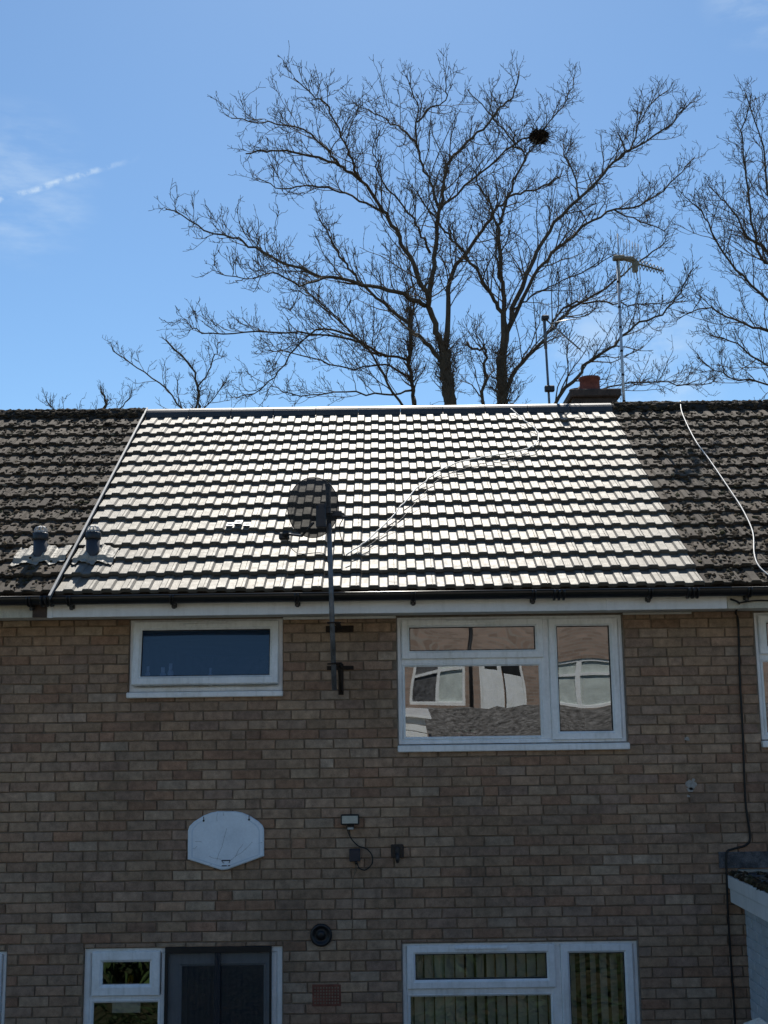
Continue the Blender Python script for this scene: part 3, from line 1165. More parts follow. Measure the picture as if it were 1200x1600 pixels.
# chimney on the far slope, with a clay pot
ch = obj('chimney', MB().box(2.10, 2.58, 3.35, 3.85, 6.2, 7.26, .004), 'stack_brick', mid)
obj('chimney_cap', MB().box(2.065, 2.625, 3.30, 3.90, 7.255, 7.345, .012), 'stack_brick', ch)
obj('chimney_pot', MB().lathe([(.135, 7.34), (.118, 7.36), (.110, 7.50), (.122, 7.51), (.122, 7.535), (.095, 7.537), (.088, 7.42)], (2.325, 3.55, 0), sides=20), 'pot_red', ch)
m = MB()
m.lathe([(.20, 7.342), (.13, 7.40), (.11, 7.45)], (2.315, 3.62, 0), sides=14)
obj('mortar_flaunching', m, 'stack_brick', ch)
obj('chimney_pot', MB().lathe([(.11, 7.34), (.10, 7.36), (.094, 7.425), (.10, 7.44), (.07, 7.44)], (2.215, 3.70, 0), sides=18), 'pot_red', ch)

# air brick and round extractor vent (parts of the wall they are built into)
m = MB().box(-.581, -.367, -.005, .008, 1.704, 1.858, .003)
ab = obj('air_brick', m, 'terracotta', mid)
ab['label'] = 'red terracotta air brick with small holes'
h = MB()
for i in range(9):
    for j in range(6):
        cx, cz = -.56 + i * .0215, 1.727 + j * .0215
        h.box(cx - .0055, cx + .0055, -.0085, -.0045, cz - .0055, cz + .0055)
obj('vent_hole', h, 'mortar', ab)
e = (-.513, 0, 2.212)
ev = obj('extractor_vent', MB().lathe([(.081, -.002), (.083, .02), (.075, .034), (.060, .030), (.056, .012), (.03, .010), (.028, .022), (.012, .026)], e, 'Y', 28), 'black_plastic', mid)
ev['label'] = 'round black extractor vent'

# ------------------------------------------------------------------ satellite dish on its pole
dish = thing('satellite_dish', 'dark mesh satellite dish on a leaning pole in front of the gutter', 'satellite dish', (-.38, -.55, 4.0))
pb, pt = Vector((-.380, -.55, 4.015)), Vector((-.421, -.55, 5.545))
obj('pole', MB().tube([pb, pb.lerp(pt, .5), pt], .0185, 12), 'galv', dish)
obj('pole_cap', MB().lathe([(.021, -.012), (.021, .006), (.012, .012)], pt, sides=12), 'black_plastic', dish)
dc = Vector((-.522, -.66, 5.338))
fw = Vector((-.10, math.cos(R(24)), math.sin(R(24)))).normalized()
rt = fw.cross(Vector((0, 0, 1))).normalized()
upv = rt.cross(fw).normalized()
m = MB()
rings, seg = 8, 36
v = [dc - fw * 0.0]
for i in range(1, rings + 1):
    q = i / rings
    for k in range(seg):
        a = 2 * math.pi * k / seg
        v.append(dc + rt * math.cos(a) * .190 * q + upv * math.sin(a) * .232 * q + fw * (.055 * q * q))
f = [(0, 1 + (k + 1) % seg, 1 + k) for k in range(seg)]
for i in range(rings - 1):
    for k in range(seg):
        k2 = (k + 1) % seg
        f.append((1 + i * seg + k, 1 + i * seg + k2, 1 + (i + 1) * seg + k2, 1 + (i + 1) * seg + k))
m.add(v, f, None, True)
refl = obj('reflector', m, 'dish_mesh', dish)
rim = [dc + rt * math.cos(2 * math.pi * k / 40) * .190 + upv * math.sin(2 * math.pi * k / 40) * .232 + fw * .055 for k in range(41)]
obj('rim', MB().tube(rim, .0035, 5, cap=False), 'dark_metal', refl)
m = MB()
for sx in (-.028, .028):
    m.tube([dc + rt * (.055 + sx) + upv * .03 - fw * .006, dc + rt * (.055 + sx) - upv * .11 - fw * .012], .009, 6)
m.box(dc.x + .045, dc.x + .125, -.64, -.55, dc.z - .028, dc.z + .018, .006)
m.box(dc.x + .018, dc.x + .092, -.668, -.625, dc.z - .135, dc.z + .045, .006)
obj('mount_bracket', m, 'dark_metal', dish)
m = MB()
m.box(-.395, -.315, -.595, -.50, 5.295, 5.34, .006)
m.tube([(-.47, -.60, 5.325), (-.30, -.585, 5.318)], .006, 6)
m.tube([(-.47, -.58, 5.30), (-.27, -.575, 5.292)], .008, 6)
obj('clamp', m, 'dark_metal', dish)
arm_end = dc - upv * .245 - rt * .20 + fw * .21
m = MB().tube([dc - upv * .10 - fw * .005, dc - upv * .225 - rt * .08 + fw * .08, arm_end], [.011, .010, .009], 8)
obj('feed_arm', m, 'dark_metal', dish)
m = MB()
m.tube([arm_end, arm_end + upv * .02 - fw * .06], .026, 10)
m.box(arm_end.x - .05, arm_end.x + .03, arm_end.y - .02, arm_end.y + .05, arm_end.z - .045, arm_end.z + .012, .01)
obj('receiver', m, 'black_plastic', dish)
# wall brackets of the pole
m = MB()
m.box(-.468, -.250, -.010, -.0005, 4.475, 4.526, .002)
m.box(-.372, -.336, -.55, -.008, 4.494, 4.508, .002)
m.tube([(-.43, -.575, 4.505), (-.35, -.575, 4.508), (-.33, -.53, 4.508)], .006, 6)
m.tube([(-.43, -.525, 4.505), (-.345, -.525, 4.508)], .005, 6)
obj('wall_bracket', m, 'rust', dish)
m = MB()
m.box(-.460, -.252, -.010, -.0005, 4.182, 4.214, .002)
m.box(-.372, -.332, -.012, -.001, 3.99, 4.23, .002)
m.box(-.368, -.336, -.55, -.009, 4.196, 4.210, .002)
m.tube([(-.352, -.014, 4.01), (-.352, -.40, 4.196)], .010, 6)
m.tube([(-.43, -.575, 4.205), (-.34, -.575, 4.21), (-.325, -.53, 4.21)], .006, 6)
m.tube([(-.43, -.525, 4.205), (-.34, -.525, 4.208)], .005, 6)
obj('wall_bracket', m, 'rust', dish)
m = MB()
m.tube(smooth_path([(-.30, -.58, 5.29), (-.335, -.54, 5.22), (-.315, -.48, 5.10), (-.30, -.42, 5.0)]), .0035, 6)
m.tube(smooth_path([tuple(arm_end), tuple(arm_end + Vector((.03, -.02, -.09))), tuple(arm_end + Vector((.11, -.06, -.16))), (-.46, -.6, 5.02), (-.42, -.57, 4.95)]), .003, 6)
obj('lead', m, 'cable_black', dish)

# ------------------------------------------------------------------ cables
def on_roof(pts, n=.05):
    return [tuple(roof_pt(x, s, n)) for x, s in pts]


def kinky(P, a, seed):
    r = random.Random(seed)
    return [p + Vector((r.gauss(0, a), 0, r.gauss(0, a * .5))) if 0 < i < len(P) - 1 else p for i, p in enumerate(P)]


c1 = [(-.30, .47), (-.107, .787), (.108, 1.274), (.285, 1.738), (.533, 2.196), (.844, 2.433), (1.219, 2.58), (1.454, 2.769), (1.527, 3.109), (1.437, 3.437), (1.332, 3.80)]
cc = MB().tube(kinky(smooth_path(on_roof(c1, .064), 8), .004, 3), .0056, 7)
tag(obj('cable', cc, 'cable_white'), 'loose pale cable looping over the new grey roof tiles', 'cable')
c1b = [(-.28, .46), (-.10, .70), (.13, 1.12), (.33, 1.62), (.55, 2.06), (.90, 2.33), (1.25, 2.50), (1.44, 2.72)]
cc = MB().tube(smooth_path(on_roof(c1b, .052), 8), .0022, 6)
tag(obj('cable', cc, 'pipe_grey'), 'thin dark wire trailing beside the pale cable on the new tiles', 'cable')
c2 = [(3.135, 3.97), (3.07, 3.60), (3.02, 2.882), (3.029, 2.311), (3.03, 1.649), (3.025, 1.247), (2.985, .813), (2.883, .414), (2.86, .20), (2.90, .02)]
cc = MB().tube(smooth_path([(3.15, 2.86, 7.055)] + on_roof(c2, .055), 8), .0054, 8)
tag(obj('cable', cc, 'cable_white'), 'thick white cable running down the old mossy tiles', 'cable')
rc = [(2.60, 4.66), (2.665, 4.626), (2.743, 4.589), (2.762, 4.499), (2.748, 4.126), (2.742, 3.636), (2.73, 3.156), (2.748, 2.895), (2.714, 2.824),
      (2.615, 2.797), (2.559, 2.765), (2.549, 2.592), (2.545, 2.222), (2.55, 1.541), (2.55, .30)]
pts = smooth_path([(x, (-.392 if i < 2 else -.03 if i == 2 else -.024 if i in (10, 11) else -.012), z) for i, (x, z) in enumerate(rc)], 6)
tag(obj('cable', MB().tube(pts, .008, 7), 'cable_black'), 'black cable running down the brick wall beside the white extension', 'cable')
pts = smooth_path([(2.66, -.40, 4.628), (2.80, -.386, 4.645), (3.0, -.384, 4.642), (3.6, -.383, 4.64), (5.0, -.383, 4.64)], 5)
tag(obj('cable', MB().tube(pts, .006, 6), 'cable_black'), 'black wire clipped along the cream fascia board', 'cable')

# ------------------------------------------------------------------ backboard
OUT = [(-1.521, 2.985), (-1.510, 3.018), (-1.475, 3.052), (-1.405, 3.094), (-1.35, 3.115), (-1.30, 3.124), (-1.16, 3.122), (-1.11, 3.112), (-1.055, 3.089),
       (-.985, 3.045), (-.955, 3.015), (-.944, 2.985), (-.943, 2.790), (-1.163, 2.715), (-1.215, 2.697), (-1.262, 2.693), (-1.313, 2.708), (-1.519, 2.774)]
bb = thing('backboard', 'faded white plastic basketball backboard without a hoop on the brick wall', 'backboard', (-1.232, -.03, 2.69))
obj('panel', MB().prism(OUT, -.038, -.006, .008), 'board_white', bb)
cx, cz = -1.232, 2.91


def scaled(k):
    return [(cx + (x - cx) * k, cz + (z - cz) * k) for x, z in OUT]


m = MB()
o1, o2 = scaled(.90), scaled(.865)
n = len(o1)
idx = [i for i in range(n) if i not in (4, 5, 6, 7)]
for i in range(n):
    j = (i + 1) % n
    if 3 <= i <= 7:
        continue
    m.add([(o1[i][0], -.0395, o1[i][1]), (o1[j][0], -.0395, o1[j][1]), (o2[j][0], -.0395, o2[j][1]), (o2[i][0], -.0395, o2[i][1]),
           (o1[i][0], -.036, o1[i][1]), (o1[j][0], -.036, o1[j][1]), (o2[j][0], -.036, o2[j][1]), (o2[i][0], -.036, o2[i][1])],
          [(0, 1, 2, 3), (0, 4, 5, 1), (2, 6, 7, 3)])
obj('border', m, 'board_edge', bb)
for hx, hz in ((-1.401, 3.058), (-1.056, 3.062)):
    m = MB().lathe([(.008, .0375), (.008, .0405), (.003, .042)], (hx, 0, hz), 'Y', 10)
    m.box(hx - .003, hx + .003, -.041, -.037, hz, hz + .03, .001)
    obj('screw', m, 'dark_metal', bb)
m = MB()
m.box(-1.262, -1.196, -.0415, -.037, 2.760, 2.768, .001)
m.box(-1.260, -1.222, -.0415, -.037, 2.722, 2.729, .001)
m.box(-1.214, -1.196, -.0415, -.037, 2.722, 2.729, .001)
for a, b in (((-1.262, 2.764), (-1.246, 2.744)), ((-1.198, 2.764), (-1.205, 2.745))):
    m.tube([(a[0], -.0405, a[1]), (b[0], -.0405, b[1])], .002, 4)
obj('hoop_slot', m, 'navy_box', bb)
rc_ = random.Random(5)
m = MB()
cr = [[(-1.225, 3.0), (-1.245, 2.93), (-1.262, 2.86), (-1.285, 2.80), (-1.30, 2.765)], [(-1.30, 3.12), (-1.302, 3.08), (-1.299, 3.05)], [(-1.25, 3.12), (-1.248, 3.09)],
      [(-1.36, 2.80), (-1.33, 2.785), (-1.30, 2.783), (-1.262, 2.77)], [(-1.196, 2.764), (-1.16, 2.79), (-1.13, 2.84), (-1.10, 2.88)], [(-1.16, 2.79), (-1.12, 2.81), (-1.07, 2.86), (-1.03, 2.90)],
      [(-1.46, 2.91), (-1.43, 2.905), (-1.41, 2.90)], [(-1.33, 2.74), (-1.36, 2.73), (-1.38, 2.728)], [(-1.49, 2.86), (-1.47, 2.855), (-1.45, 2.87)], [(-.95, 2.89), (-.985, 2.885)]]
for c in cr:
    m.tube([(x + rc_.uniform(-.004, .004), -.0382, z + rc_.uniform(-.004, .004)) for x, z in c], .0008, 4)
obj('crack', m, 'pipe_grey', bb)

# ------------------------------------------------------------------ floodlight, boxes
fl = thing('floodlight', 'small black floodlight with pale lens on the brick wall', 'floodlight', (-.289, 0, 3.02))
obj('housing', MB().box(-.358, -.219, -.085, -.045, 3.017, 3.093, .006), 'black_plastic', fl)
obj('lens', MB().box(-.348, -.229, -.0868, -.080, 3.027, 3.083, .0015), 'lens', fl)
m = MB()
m.box(-.315, -.258, -.055, -.0005, 2.985, 3.012, .004)
m.box(-.312, -.260, -.05, -.03, 3.008, 3.022, .003)
obj('bracket', m, 'black_plastic', fl)
obj('foot', MB().box(-.309, -.262, -.058, -.052, 2.979, 2.996, .003), 'wire_grey', fl)
cb = [(-.31, 2.985), (-.30, 2.95), (-.276, 2.905), (-.228, 2.857), (-.17, 2.837), (-.132, 2.80), (-.121, 2.76), (-.132, 2.715), (-.181, 2.680), (-.225, 2.70), (-.243, 2.749)]
m = MB().tube(smooth_path([(x, -.035 if 0 < i < 10 else -.025, z) for i, (x, z) in enumerate(cb)], 6), .0048, 7)
tag(obj('cable', m, 'cable_black'), 'short black cable looping from the floodlight to the dark junction box', 'cable')
jb = thing('junction_box', 'small square navy junction box under the floodlight', 'junction box', (-.255, 0, 2.744))
obj('box', MB().box(-.296, -.214, -.052, -.0005, 2.744, 2.834, .005), 'navy_box', jb)
obj('gland', MB().lathe([(.011, 0), (.011, .022)], (-.243, -.028, 2.724), sides=10), 'black_plastic', jb)
m = MB().tube(smooth_path([(-.249, -.004, 2.744), (-.249, -.004, 2.674), (-.272, -.004, 2.604), (-.277, -.004, 2.40), (-.277, -.004, 2.257)], 4), .0035, 6)
tag(obj('cable', m, 'mortar'), 'thin mortar-coloured wire down the bricks below the junction box', 'cable')
sb = thing('wall_hook', 'small black wall bracket beside the navy junction box', 'bracket', (.068, 0, 2.76))
obj('plate', MB().box(.020, .116, -.020, -.0005, 2.765, 2.862, .004), 'black_plastic', sb)
m = MB()
m.box(.052, .084, -.048, -.019, 2.785, 2.845, .006)
m.tube([(.068, -.04, 2.80), (.068, -.05, 2.76), (.068, -.038, 2.735)], [.014, .018, .012], 8)
obj('hook', m, 'dark_metal', sb)

pm = MB()
rq = random.Random(12)
for cx_, cz_, s_ in ((2.326, 3.275, .05), (2.315, 3.235, .03), (2.30, 3.19, .014), (2.345, 3.31, .018), (2.31, 3.62, .022)):
    ring_ = [(cx_ + math.cos(k * .63) * s_ * rq.uniform(.6, 1.2), -.0052, cz_ + math.sin(k * .63) * s_ * rq.uniform(.4, .9)) for k in range(10)]
    pm.add(ring_ + [(x, y + .006, z) for x, y, z in ring_], [tuple(range(10))[::-1]] + [(k, (k + 1) % 10, 10 + (k + 1) % 10, 10 + k) for k in range(10)])
tag(obj('paint_mark', pm, 'paint_pale', mid), 'pale paint splashes on the bricks', kind='stuff')

# ------------------------------------------------------------------ television aerials behind the ridge
a1 = thing('television_aerial', 'tall aerial mast with a rod aerial on top beside the chimney', 'aerial', (2.711, 3.6, 6.2), 'television aerials')
mast0, mast1 = Vector((2.708, 3.6, 6.3)), Vector((2.716, 3.6, 8.97))
obj('mast', MB().tube([mast0, mast1], .0165, 12), 'aluminium', a1)
for z in (7.27, 7.58, 7.86, 8.14, 8.38, 8.68):
    obj('tape_band', MB().lathe([(.0175, -.012), (.0185, 0), (.0175, .014)], (2.7125, 3.6, z), sides=12), 'cable_black', a1)
b0, b1 = Vector((2.665, 3.55, 8.965)), Vector((3.30, 3.85, 8.90))
bm = obj('boom', MB().tube([b0, b1], .011, 8), 'yagi_plastic', a1)
m = MB()
m.box(2.66, 2.79, 3.53, 3.62, 8.935, 8.985, .01)
m.tube([(2.74, 3.56, 8.955), (2.90, 3.66, 8.985), (2.95, 3.69, 8.95)], [.022, .03, .018], 8)
m.box(2.90, 2.965, 3.66, 3.72, 8.83, 8.96, .012)
obj('clamp', m, 'yagi_plastic', bm)
for k, t in enumerate((.10, .20, .27, .33, .39, .45, .51)):
    p = b0.lerp(b1, t)
    up_, dn = (.30, .30) if k == 0 else (.27 - k * .004, .20)
    obj('rod', MB().tube([p + Vector((0, 0, up_)), p - Vector((0, 0, dn))], .0085 if k == 0 else .0042, 6), 'aluminium', bm)
m = MB()
for k in range(9):
    p = b0.lerp(b1, .42 + k * .07)
    h_ = .062 - k * .003
    for sx in (-1, 1):
        for sz in (-1, 1):
            m.tube([p, p + Vector((sx * .025, .03 * sx, sz * h_))], .006, 4)
obj('director', m, 'yagi_plastic', bm)

a2 = thing('television_aerial', 'short aerial mast with an X-shaped director array and small black box', 'aerial', (1.886, 3.6, 6.2), 'television aerials')
m0, m1 = Vector((1.893, 3.6, 6.3)), Vector((1.850, 3.6, 8.26))
obj('mast', MB().tube([m0, m1], .0135, 12), 'galv', a2)
m = MB()
m.tube([(1.856, 3.6, 7.9), (1.851, 3.6, 8.24)], .019, 10)
obj('sleeve', m, 'galv', a2)
obj('amplifier_box', MB().box(1.82, 1.93, 3.53, 3.59, 7.385, 7.455, .01), 'black_plastic', a2)
b0, b1 = Vector((1.83, 3.58, 8.275)), Vector((2.30, 3.95, 8.0))
bm = obj('boom', MB().tube([b0, b1], .009, 8), 'galv', a2)
obj('clamp', MB().box(1.82, 1.90, 3.56, 3.64, 8.235, 8.29, .01), 'dark_metal', bm)
for k in range(14):
    p = b0.lerp(b1, .22 + k * .06)
    m = MB()
    for sx in (-1, 1):
        for sz in (-1, 1):
            m.tube([p, p + Vector((sx * .07, -sx * .03, sz * .085))], .0036, 5)
    obj('director', m, 'galv', bm)
m = MB()
for k in range(7):
    p = Vector((1.80 + k * .035, 3.58, 8.30))
    m.tube([p + Vector((0, 0, -.10 + k * .01)), p + Vector((0, 0, .15 - k * .008))], .003, 5)
obj('reflector', m, 'aluminium', bm)
obj('dipole', MB().tube([(1.95, 3.62, 8.21), (2.10, 3.60, 8.235), (2.27, 3.60, 8.25)], .006, 6), 'aluminium', bm)

# ------------------------------------------------------------------ white painted extension on the right
ex = thing('flat_roof_extension', 'white painted brick extension with white fascia and dark mossy flat roof', 'extension', (3.6, -1.2, 0))
EXX = 2.672
wl_ = obj('wall', MB().box(EXX + .007, EXX + 2.4, -2.6, -.0005, 0, 2.42), 'white_brick', ex)
eb = lay_bricks(.0, 2.55, 0, 2.415, [], 77, xref=.06)
build_bricks(wl_, eb, lambda b: b[1] < 1.6 and b[3] > 1.4, PAINT_BRICKS, [(1, 1, 1)], 'white_brick', 78,
             rot=(0, 0, R(-90)), at=lambda x, n, z: (EXX + n, -x - .012, z))
obj('fascia', MB().box(2.566, 2.586, -2.7, -.03, 2.412, 2.512, .003), 'fascia_white', ex)
obj('fascia', MB().box(2.556, 2.578, -2.7, -.015, 2.5125, 2.606, .004), 'fascia_white', ex)
obj('soffit', MB().box(2.587, EXX + .02, -2.7, -.03, 2.412, 2.424), 'soffit', ex)
rf = obj('roof', MB().box(2.575, EXX + 2.5, -2.72, -.02, 2.59, 2.625, .006), 'felt', ex)
r_ = random.Random(91)
m = MB()
fr = (Vector((1, 0, 0)), Vector((0, 1, 0)), Vector((0, 0, 1)))
for _ in range(1500):
    edge = r_.random() < .35
    x = 2.575 + abs(r_.gauss(0, .02)) if edge else r_.uniform(2.59, 4.2)
    y = r_.uniform(-2.7, -.05)
    k = r_.uniform(.6, 1.5)
    lump(m, Vector((x, y, 2.627 + (-.010 if edge and r_.random() < .2 else 0))), .022 * k, .022 * k, .018 * k, vary(r_.choice(MOSS_TINTS), r_, .3), r_, fr)
tag(obj('moss', m, 'moss', rf), 'dark moss along the edge of the felt roof', kind='stuff')
obj('wall_flashing', MB().box(2.502, 5.2, -.014, -.0005, 2.655, 2.775, .003), 'felt', ex)
obj('flashing_strip', MB().box(2.64, 5.2, -.06, -.0005, 2.628, 2.648, .003), 'lead', ex)

# ------------------------------------------------------------------ post standing in the sun
ps = thing('fence_post', 'weathered cream post with pointed cap in the sun beside the extension', 'post', (2.218, -1.75, 0))
obj('shaft', MB().box(2.158, 2.278, -1.81, -1.69, 0, 1.945, .004), 'timber_white', ps)
m = MB()
m.add([(2.143, -1.825, 1.935), (2.293, -1.825, 1.935), (2.293, -1.675, 1.935), (2.143, -1.675, 1.935), (2.143, -1.825, 1.955), (2.293, -1.825, 1.955),
       (2.293, -1.675, 1.955), (2.143, -1.675, 1.955), (2.218, -1.75, 2.005)],
      [(3, 2, 1, 0), (0, 1, 5, 4), (1, 2, 6, 5), (2, 3, 7, 6), (3, 0, 4, 7), (4, 5, 8), (5, 6, 8), (6, 7, 8), (7, 4, 8)])
obj('cap', m, 'timber_white', ps)

# ------------------------------------------------------------------ fly screen over the door
fs = thing('fly_screen', 'black mesh fly screen hanging over the patio door', 'fly screen', (-1.285, 0, 0))


def folds(x0, x1, z0, z1, y, amp, waves):
    n = int(waves * 8)
    m = MB()
    v = []
    for i in range(n + 1):
        x = x0 + (x1 - x0) * i / n
        for z in (z0, (z0 + z1) / 2, z1):
            v.append((x, y + amp * math.sin(i / 8 * 2 * math.pi), z))
    m.add(v, [(3 * i + j, 3 * i + 3 + j, 3 * i + 4 + j, 3 * i + 1 + j) for i in range(n) for j in (0, 1)], None, True)
    return m


obj('mesh_panel', folds(-1.675, -1.295, .03, 2.10, .010, .004, 9), 'screen_mesh', fs)
obj('mesh_panel', folds(-1.282, -.892, .03, 2.10, .010, .004, 9), 'screen_mesh', fs)
obj('header_strip', MB().box(-1.684, -.885, -.006, .016, 2.092, 2.136, .003), 'black_plastic', fs)
obj('seam_strip', MB().box(-1.312, -1.268, .000, .006, .03, 2.09, .001), 'screen_mesh', fs)
obj('seam_strip', MB().box(-1.300, -1.278, .0065, .010, .03, 2.09, .001), 'black_plastic', fs)
for a, b in ((-1.684, -1.660), (-.902, -.885)):
    obj('side_strip', MB().box(a, b, -.002, .016, .03, 2.0915, .001), 'black_plastic', fs)

# ------------------------------------------------------------------ things inside the windows
vb = thing('vertical_blind', 'grey-green vertical slat blind inside the ground floor window', 'blind', (.97, .16, 1.0))
obj('head_rail', MB().box(.10, 1.85, .14, .20, 2.11, 2.15, .004), 'upvc', vb)
rs = random.Random(4)
sl = MB().box(-.0445, .0445, -.001, .001, 1.04, 2.108).mesh('slat')
sl.materials.append(MATS['slat'])
for k in range(22):
    o = bpy.data.objects.new('slat', sl)
    COL.objects.link(o)
    x = .14 + k * .078
    if x > 1.85:
        break
    o.location = (x, .17, 0)
    o.rotation_euler = (0, 0, R((42 if x < 1.25 else 50) + rs.uniform(-8, 8)))
    inv_parent(o, vb)


def bottle(x, y, z, h, r0, label):
    b = thing('bottle', label, 'bottle', (x, y, z), 'toiletries on the bathroom sill')
    obj('body', MB().lathe([(r0 * .9, 0), (r0, .01), (r0, h * .62), (r0 * .55, h * .74)], (x, y, z), sides=14), 'bottle', b)
    obj('cap', MB().lathe([(r0 * .5, h * .74), (r0 * .62, h * .76), (r0 * .6, h)], (x, y, z), sides=12), 'upvc', b)


obj('inner_sill', MB().box(SMALL[0], SMALL[1], .10, .32, 4.05, 4.075, .004), 'upvc', mid)
obj('inner_sill', MB().box(BIG_UP[0], BIG_UP[1], .10, .34, 3.605, 3.63, .004), 'upvc', mid)
bottle(-1.76, .115, 4.075, .15, .026, 'shorter pale bottle beside the tall one behind frosted glass')
bottle(-1.70, .115, 4.075, .18, .023, 'tallest pale bottle behind the frosted glass')
bottle(-1.385, .115, 4.075, .14, .016, 'slim pale bottle standing alone behind frosted glass')
bottle(-1.88, .115, 4.075, .16, .02, 'pale bottle at the edge of the frosted pane')
POT_LABELS = ('terracotta pot nearest the window corner of the three on the upstairs sill', 'middle terracotta pot of the three on the upstairs sill',
              'terracotta pot of the three upstairs, nearest the casement')
for k, x in enumerate((.560, .615, .672)):
    pz = 3.63
    p = thing('flower_pot', POT_LABELS[k], 'flower pot', (x, .16, pz), 'pots on the upstairs sill')
    obj('pot', MB().lathe([(.018, 0), (.025, .045), (.029, .046), (.029, .058), (.024, .058), (.022, .04)], (x, .16, pz), sides=14), 'terracotta', p)
    m = MB()
    for j in range(9):
        a = j * 2.4
        m.tube([(x, .16, pz + .05), (x + math.cos(a) * .014, .16 + math.sin(a) * .014, pz + .075 + .004 * (j % 3))], [.004, .007], 5)
    obj('succulent', m, 'plant_leaf', p)
nt = tag(obj('paper_note', MB().box(-2.082, -1.870, FY + .024, FY + .0255, 1.663, 1.752), 'paper'), 'white paper note stuck inside the glass beside the door', 'note')
hp = thing('house_plant', 'leafy green house plant below the paper note', 'plant', (-1.96, .2, 1.2))
obj('pot', MB().lathe([(.06, 1.10), (.085, 1.25), (.09, 1.26), (.07, 1.26)], (-1.96, .2, 0), sides=16), 'terracotta', hp)
obj('plant_stand', MB().box(-2.15, -1.75, .13, .34, .02, 1.10, .004), 'upvc', mid)
rp = random.Random(8)
for k in range(26):
    a = rp.uniform(0, 6.28)
    ln = rp.uniform(.09, .16)
    c = Vector((-1.96, .2, 1.46 + rp.uniform(-.05, .1)))
    d = Vector((math.cos(a), math.sin(a) * .6, rp.uniform(-.1, .75))).normalized()
    s_ = d.cross(Vector((0, 0, 1))).normalized() * .022
    m = MB()
    tip = c + d * ln - Vector((0, 0, ln * .25))
    m.add([c, c + d * ln * .45 + s_, tip, c + d * ln * .45 - s_, c + d * ln * .45 + Vector((0, 0, .008))], [(0, 1, 4), (1, 2, 4), (2, 3, 4), (3, 0, 4)])
    obj('leaf', m, 'plant_leaf', hp)
obj('stem', MB().tube([(-1.96, .2, 1.25), (-1.95, .2, 1.40), (-1.96, .2, 1.52)], .012, 6), 'plant_leaf', hp)

# ------------------------------------------------------------------ what stands behind the camera (seen mirrored in the panes)
OY = -20.0
oh = thing('opposite_house', 'sunlit red-brown brick house mirrored in the upstairs window', 'house', (3, OY - 3, 3.0))
oh_holes = [(.70, 1.95, 4.10, 5.06), (2.28, 3.32, 3.0, 5.08), (4.20, 5.50, 4.05, 5.10), (-3.2, -1.9, 4.05, 5.1), (-6.8, -5.4, 4.05, 5.1)]
obj('wall', slab_with_holes(-9, 13, 2.6, 8.2, OY - .25, OY, oh_holes), 'brick_far', oh)
obj('back', MB().box(-8.99, 12.99, OY - 6.5, OY - .26, 2.6, 8.1), 'brick_far', oh)
m = MB()
m.add([(-9.2, OY + .4, 8.1), (13.2, OY + .4, 8.1), (13.2, OY - 3.2, 9.6), (-9.2, OY - 3.2, 9.6), (13.2, OY - 6.9, 8.1), (-9.2, OY - 6.9, 8.1)], [(0, 1, 2, 3), (3, 2, 4, 5), (0, 3, 5), (1, 4, 2), (0, 5, 4, 1)])
obj('roof', m, 'tile_old', oh)


def flip_y(mb):
    """Built facing the camera side, then turned to face the other way at OY."""
    mb.v = [(x, OY - y, z) for x, y, z in mb.v]
    mb.f = [q[::-1] for q in mb.f]
    return mb


for i, (a, b, c, d) in enumerate(oh_holes):
    if i == 1:
        m = MB().ring(a, b, c, d, .06, .03, .1)
        dr = obj('door', flip_y(m), 'upvc', oh)
        obj('door_panel', flip_y(MB().box(a + .06, b - .50, .05, .09, c + .06, d - .06, .004)), 'upvc', dr)
        obj('door_panel', flip_y(MB().box(a + .58, b - .06, .045, .085, c + .06, d - .40, .004)), 'upvc', dr)
        obj('pane', flip_y(MB().box(a + .58, b - .06, .06, .07, d - .39, d - .06)), 'black_plastic', dr)
        obj('pane', flip_y(MB().box(a + .14, b - .60, .046, .051, d - .36, d - .14)), 'sash_seal', dr)
    else:
        m = MB().ring(a, b, c, d, .07, .03, .1)
        m.box((a + b) / 2 - .035, (a + b) / 2 + .035, .035, .095, c + .05, d - .05)
        m.box(a + .05, b - .05, .036, .094, d - .36, d - .30)
        wv = obj('window', flip_y(m), 'upvc', oh)
        for pa, pb_ in ((a + .07, (a + b) / 2 - .035), ((a + b) / 2 + .035, b - .07)):
            obj('pane', flip_y(MB().box(pa, pb_, .085, .09, c + .06, d - .06)), 'curtain' if i == 2 or pa > a + .4 else 'felt', wv)
obj('drainpipe', MB().tube([(2.08, OY + .07, 2.7), (2.08, OY + .07, 8.0)], .045, 8), 'dark_metal', oh)
obj('drainpipe', MB().tube([(-1.2, OY + .07, 2.7), (-1.2, OY + .07, 8.0)], .045, 8), 'dark_metal', oh)
pl = thing('number_plate', 'white house number plate mirrored in the casement pane', 'sign', (5.28, OY + .03, 4.0))
obj('plate', MB().box(5.02, 5.50, OY + .03, OY + .05, 3.80, 4.0, .004), 'paper', pl)
fc = bpy.data.curves.new('digits', 'FONT')
fc.body = '19'
fc.size = .19
fc.align_x = 'CENTER'
fc.extrude = .002
fo_tmp = bpy.data.objects.new('digits_outline', fc)
dm_ = bpy.data.meshes.new_from_object(fo_tmp)
bpy.data.objects.remove(fo_tmp)
dm_.materials.clear()
fo = bpy.data.objects.new('digits', dm_)
fo.data.materials.append(MATS['number_ink'])
COL.objects.link(fo)
fo.location = (5.26, OY + .054, 3.83)
fo.rotation_euler = (R(90), 0, R(180))
inv_parent(fo, pl)
sh = thing('shed', 'low shed with stony grey roof mirrored in the upstairs window', 'shed', (4.5, -15, 2.2))
obj('wall', MB().box(1.0, 8.5, -17.2, -13.2, 2.0, 3.15), 'stack_brick', sh)
m = MB()
rr = random.Random(3)
